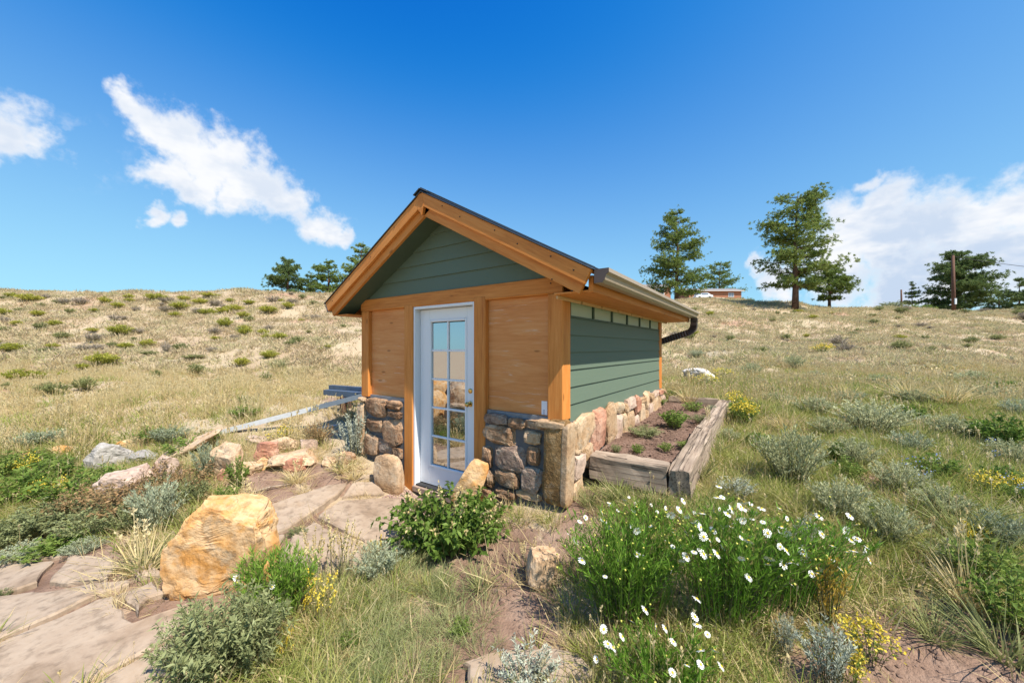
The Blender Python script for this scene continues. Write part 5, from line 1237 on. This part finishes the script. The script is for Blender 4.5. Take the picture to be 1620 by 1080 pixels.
# ================================================================== trees
def pine(name, u, v, d, hpx, prof, label, seed, group=None, clear=.15, whorls=16, mat=L_PINE, branch_gap=.0, dens=1.0, cat='pine tree', trunk_r=None, xoff=0., nb=(4, 6), flat=.35, clump=1.0, base=None):
    """prof: list of (height fraction, radius in photograph pixels) of the crown"""
    if base is None:
        p = at(u, V0, d); p = np.array([p[0], p[1], h(p[0], p[1]) - .05])
    g = np.random.default_rng(seed); top = at(u, v, d)[2] + hpx / FPX * d; Ht = top - p[2]
    root = empty(name, p, label, cat, group); r0 = trunk_r or Ht * .018
    bend = g.normal(0, .012 * Ht, (6, 2)); bend[0] = 0; zz = np.linspace(0, 1, 6)
    tp = [Vector((p[0] + bend[i, 0] * zz[i], p[1] + bend[i, 1] * zz[i], p[2] + Ht * .97 * zz[i])) for i in range(6)]
    link('trunk', tube_mesh(tp, [r0 * 1.25, r0, r0 * .85, r0 * .62, r0 * .35, r0 * .08], 8, name='trunk', mat=BARK), None, root)
    hf = np.array([a for a, _ in prof]); rf = np.array([b for _, b in prof]) / FPX * d * .86
    P0, P1, P2 = [], [], []
    for k in range(whorls):
        f = clear + (1 - clear) * (k + g.uniform(0, .8)) / whorls
        if f > .99: continue
        for j in range(g.integers(*nb) + (1 if f < .7 else 0)):
            az = g.uniform(0, 6.2832); ln = np.interp(f, hf, rf) * g.uniform(.6, 1.08)
            ff = min(.97, f + g.uniform(-.02, .02)); i0 = ff * 5; i = int(i0); c = tp[i].lerp(tp[min(5, i + 1)], i0 - i)
            dr = np.array([math.cos(az), math.sin(az), 0]); lift = flat * (.35 + .8 * (ff - clear)) 
            b = np.array(c); P0.append(b); P1.append(b + dr * ln * .5 + [0, 0, ln * lift * .25 - .03 * ln]); P2.append(b + dr * ln + [0, 0, ln * lift])
    P0, P1, P2 = map(np.array, (P0, P1, P2)); sv, sf, st_, _ = stems_to_ribbons(g, P0, P1, P2, r0 * .45, np.zeros(len(P0)))
    link('limbs', leaf_mesh('limbs', [(sv, sf, st_, 0)], [BARK]), None, root)
    ln = np.linalg.norm(P2 - P0, axis=1); m = np.maximum(3, (ln / .30 * 4.4 * dens).astype(int)); bi = np.repeat(np.arange(len(P0)), m); n = len(bi)
    t = .34 + .68 * g.uniform(0, 1, n) ** .8
    c = (1 - t)[:, None] ** 2 * P0[bi] + 2 * ((1 - t) * t)[:, None] * P1[bi] + (t ** 2)[:, None] * P2[bi]
    c += g.normal(0, 1, (n, 3)) * (ln[bi] * .13 + .05)[:, None] * [1, 1, .45]
    # extra clumps round the leader
    q = max(6, int(14 * dens)); f = g.uniform(.8, 1.0, q); cc = np.stack([np.full(q, tp[5].x), np.full(q, tp[5].y), p[2] + Ht * f], 1) + g.normal(0, .10 * rf.max(), (q, 3)) * [1, 1, .3]
    c = np.concatenate([c, cc]); n = len(c); per = 18; ci = np.repeat(np.arange(n), per)
    axis = np.array([[p[0], p[1], 0]]); o_ = c - axis; o_[:, 2] = 0; o_ = unit(o_) * .5 + [0, 0, .55]
    dd = unit(rand_dirs(g, n * per) + o_[ci] * .9); s_ = clump * g.uniform(.75, 1.25, n)
    l = .29 * s_[ci] * g.uniform(.6, 1.1, n * per)
    V, F, T = rhombs(c[ci] + rand_dirs(g, n * per) * .05, dd, sidevec(g, dd), l, .058 * s_[ci], np.clip(.5 + .24 * g.normal(size=n)[ci] + .12 * g.normal(size=n * per), 0, 1))
    link('crown', leaf_mesh('crown', [(V, F, T, 0)], [mat]), None, root); return root
PONDER = [(.12, 22), (.18, 42), (.25, 40), (.33, 34), (.40, 66), (.46, 60), (.55, 52), (.64, 56), (.72, 46), (.8, 50), (.87, 38), (.94, 30), (1, 14)]
pine('ponderosa_pine', 1258, 487, 45, 185, [(.15, 34), (.22, 50), (.28, 40), (.34, 70), (.42, 66), (.5, 48), (.58, 60), (.66, 52), (.75, 56), (.84, 44), (.92, 40), (.97, 30), (1, 16)], 'tallest ponderosa pine on the hillside with layered limbs and bare lower trunk', 11, None, .17, 15, L_PINE, trunk_r=.30, dens=1.1, nb=(4, 7), flat=.28)
pine('pine_tree', 1312, 484, 50, 66, [(.2, 20), (.35, 32), (.55, 34), (.8, 26), (1, 8)], 'small round-crowned pine just right of the tallest ponderosa', 12, None, .22, 8, L_PINE, trunk_r=.16, dens=1.2)
pine('ponderosa_pine', 1070, 471, 62, 141, [(.06, 40), (.15, 54), (.25, 58), (.35, 54), (.5, 44), (.65, 38), (.8, 32), (.92, 22), (1, 8)], 'dense conical ponderosa pine in front of the brick houses', 13, None, .10, 17, L_PINE, trunk_r=.30, dens=1.15)
pine('pine_tree', 1138, 458, 128, 46, [(.05, 30), (.3, 38), (.6, 32), (.85, 22), (1, 6)], 'low spreading pine behind the brick house roof', 14, None, .08, 9, L_PINE, trunk_r=.3, dens=1.1, clump=1.25)
pine('pine_tree', 455, 466, 56, 57, [(.02, 26), (.2, 34), (.45, 32), (.7, 26), (.9, 16), (1, 5)], 'bushy pine on the left skyline, farthest from the shed roof', 15, None, .04, 10, L_PINE2, trunk_r=.2, dens=1.2)
pine('pine_tree', 520, 466, 58, 55, [(.02, 24), (.2, 30), (.5, 28), (.8, 20), (1, 5)], 'yellow-green pine on the left skyline, middle one of the group', 16, None, .04, 9, L_PINE, trunk_r=.2, dens=1.2)
pine('pine_tree', 572, 466, 60, 82, [(.02, 26), (.3, 34), (.6, 28), (.85, 16), (1, 5)], 'pine rising from behind the left roof slope', 17, None, .04, 11, L_PINE, trunk_r=.2, dens=1.2)
pine('pine_tree', 490, 466, 60, 36, [(.02, 18), (.5, 20), (1, 5)], 'low dark pine filling the gap between the left skyline pines', 18, None, .04, 6, L_PINE2, trunk_r=.15, dens=1.2)
pine('broad_pine', 1517, 494, 58, 97, [(.1, 34), (.2, 42), (.35, 46), (.5, 47), (.65, 45), (.8, 36), (.92, 22), (1, 8)], 'broad dark round-headed pine behind the utility pole', 19, None, .12, 13, L_PINE2, trunk_r=.32, dens=1.35, clump=1.1, flat=.35, nb=(5, 8))
pine('young_spruce', 1443, 488, 60, 43, [(.1, 16), (.4, 13), (.7, 8), (1, 2)], 'slender young conifer left of the broad dark pine', 20, None, .12, 9, L_PINE2, trunk_r=.08, dens=1.0, clump=.8, flat=.1)
pine('pine_tree', 1580, 497, 82, 42, [(.02, 20), (.4, 22), (.8, 14), (1, 4)], 'dark distant pine between the broad pine and the next one', 22, None, .04, 8, L_PINE2, trunk_r=.2, dens=1.2, clump=1.2)
pine('pine_tree', 1612, 497, 78, 58, [(.02, 22), (.4, 26), (.8, 16), (1, 4)], 'dark distant pine standing beside the overhead wire', 23, None, .04, 9, L_PINE2, trunk_r=.2, dens=1.2, clump=1.2)
pine('pine_tree', 1660, 497, 80, 50, [(.02, 22), (.4, 28), (.8, 16), (1, 4)], 'dark distant pine at the far end of the tree row', 24, None, .04, 9, L_PINE2, trunk_r=.2, dens=1.2, clump=1.2)
def skyline_bush(u, v, d, wpx, hpx, label, kd='olive'):
    p = at(u, V0, d); z = h(p[0], p[1]); w_ = wpx / FPX * d; hh = hpx / FPX * d
    o = link('skyline_bush', protos(kd)[0], Matrix.Translation((p[0], p[1], z - .05)) @ Matrix.Diagonal((w_, w_, hh, 1))); tag(o, label, 'bush')
skyline_bush(1412, 490, 52, 44, 15, 'low green bush left of the young conifer', 'greygreen'); skyline_bush(1452, 492, 53, 50, 14, 'low green bush at the foot of the young conifer', 'weed')
skyline_bush(1129, 473, 70, 38, 17, 'olive bush in front of the brick house wall'); skyline_bush(1187, 480, 60, 12, 9, 'tiny dark bush on the skyline right of the house', 'darkweed'); skyline_bush(1219, 481, 55, 11, 11, 'tiny bush left of the tallest ponderosa trunk', 'olive')
skyline_bush(1262, 491, 44, 16, 5, 'yellow-green tuft at the foot of the tallest ponderosa', 'rabbit')

# ================================================================== houses on the knoll
BRICK = mat_plain('red_brick', (.36, .155, .085), .85, var=.15, scale=6)
SHING = mat_plain('roof_shingle', (.24, .215, .21), .9, var=.15, scale=4)
PALE = mat_plain('pale_siding', (.62, .60, .58), .7, var=.05)
WGLASS = mat_plain('house_window', (.16, .20, .26), .15, 0., .6, var=.05)
def house(u0, u1, vb, ve, vr, d, label, depth=7., wins=(), door_=None, porch=False):
    """u0..u1 wall, vb base, ve eave, vr ridge in photograph pixels at distance d; built square to the view of the hillside road"""
    A = at(u0, vb, d); B = at(u1, vb, d); X = Vector(B - A); X.z = 0; wd = X.length; X.normalize(); Y = Vector((0, 0, 1)).cross(X)
    zb = A[2]; ze = at(u0, ve, d)[2]; zr = at(u0, vr, d)[2]; s = d / FPX
    M = Matrix((X, Y, Vector((0, 0, 1)))).transposed().to_4x4(); M.translation = Vector((A[0], A[1], zb))
    root = empty('brick_house', (A[0], A[1], zb), label, 'house')
    link('wall', box_mesh(wd, depth, ze - zb + 1.5, .02, 'wall'), M @ Matrix.Translation((wd / 2, depth / 2, (ze - zb) / 2 - .75)), root, BRICK)
    ov = .6; V = [(-ov, -ov, ze - zb), (wd + ov, -ov, ze - zb), (wd + ov, depth + ov, ze - zb), (-ov, depth + ov, ze - zb), (-ov, depth / 2, zr - zb), (wd + ov, depth / 2, zr - zb)]
    bm = bmesh.new(); vs = [bm.verts.new(v) for v in V]
    for f in ((0, 1, 5, 4), (2, 3, 4, 5), (0, 4, 3), (1, 2, 5), (3, 2, 1, 0)): bm.faces.new([vs[i] for i in f])
    bmesh.ops.recalc_face_normals(bm, faces=bm.faces); roof = link('roof', bm_mesh(bm, 'roof', SHING), M, root)
    link('fascia', box_mesh(wd + 2 * ov + .02, .05, .18, 0, 'fascia'), M @ Matrix.Translation((wd / 2, -ov - .03, ze - zb - .05)), roof, PALE)
    for (a, b, c, e) in wins:
        x0, x1, z0, z1 = (a - u0) * s, (b - u0) * s, (vb - e) * s, (vb - c) * s
        fr = link('window', box_mesh(x1 - x0, .08, z1 - z0, 0, 'window'), M @ Matrix.Translation(((x0 + x1) / 2, -.03, (z0 + z1) / 2)), root, PALE)
        for k in (0, 1):
            link('pane', box_mesh((x1 - x0) * .4, .03, (z1 - z0) * .76, 0, 'pane'), M @ Matrix.Translation((x0 + (x1 - x0) * (.27 + .46 * k), -.08, (z0 + z1) / 2)), fr, WGLASS)
house(1004, 1061, 474, 454, 446, 105, 'brick house with pale double windows left of the dense ponderosa', 8., [(1022, 1034, 456, 465), (1036, 1051, 455, 467)])
house(1090, 1173, 473, 460, 453, 108, 'low brick house with grey roof right of the dense ponderosa', 8., [(1152, 1161, 463, 470), (1098, 1106, 463, 470)])
# white car beside the house
def car():
    d = 96.; A = at(1099, 471, d); X = Vector(RT); Y = Vector((0, 0, 1)).cross(X); z0 = h(A[0], A[1]); z0 = max(z0, A[2] - .3)
    M = Matrix((X, Y, Vector((0, 0, 1)))).transposed().to_4x4(); M.translation = (A[0], A[1], z0); root = empty('parked_car', (A[0], A[1], z0), 'white parked car partly hidden beside the low brick house', 'car')
    prof = [(0, .35), (.0, .8), (.9, .95), (1.5, 1.45), (3.0, 1.5), (3.8, 1.0), (4.3, .9), (4.35, .35)]
    bm = bmesh.new(); f = [bm.verts.new((x, -.85, z)) for x, z in prof]; b = [bm.verts.new((x, .85, z)) for x, z in prof]
    bm.faces.new(f); bm.faces.new(b[::-1])
    for i in range(len(prof)): j = (i + 1) % len(prof); bm.faces.new((f[j], f[i], b[i], b[j]))
    bmesh.ops.recalc_face_normals(bm, faces=bm.faces); link('body', bm_mesh(bm, 'body', WHITE), M, root)
    link('side_window', box_mesh(1.7, .04, .38, 0, 'w'), M @ Matrix.Translation((2.2, -.86, 1.18)), root, WGLASS)
    for x in (.85, 3.45): link('wheel', tube_mesh([(0, -.1, 0), (0, .1, 0)], .32, 14, name='wheel', mat=DARKRUB), M @ Matrix.Translation((x, -.8, .32)), root)
car()

# ================================================================== utility poles and wire
def pole(u, vb, vt, d, r, label, plate=True):
    p = at(u, V0, d); zb = h(p[0], p[1]); zt = at(u, vt, d)[2]; root = empty('utility_pole', (p[0], p[1], zb), label, 'pole')
    link('shaft', tube_mesh([(p[0], p[1], zb - .4), (p[0] - .05, p[1], (zb + zt) / 2), (p[0] - .09, p[1] - .02, zt)], [r * 1.15, r, r * .8], 10, name='shaft', mat=POLEWOOD), None, root)
    if plate:
        q = Vector((p[0], p[1], zb + 1.45)) - Vector(FW) * (r * 1.02)
        link('meter_plate', box_mesh(.26, .12, .8, .01, 'meter_plate'), Matrix.Translation(q) @ Matrix.Rotation(YAW, 4, 'Z'), root, GALV)
        link('insulator', tube_mesh([(0, 0, 0), (0, 0, .22)], [.07, .05], 8, name='insulator', mat=DARKRUB), Matrix.Translation((p[0] - .09, p[1] - .02, zt - .01)), root)
    return Vector((p[0] - .09, p[1] - .02, zt - .12))
top = pole(1509, 503, 404, 51, .19, 'brown wooden utility pole with a metal plate in front of the broad pine')
pole(1427, 490, 458, 58, .12, 'short dark post on the skyline left of the young conifer', False)
end = Vector(at(1900, 430, 62)); pts = [top.lerp(end, t) - Vector((0, 0, 1.1 * 4 * t * (1 - t))) for t in np.linspace(0, 1, 24)]
o = link('overhead_wire', tube_mesh(pts, .035, 5, name='overhead_wire', mat=DARKRUB)); tag(o, 'thin dark overhead wire running from the utility pole', 'wire')
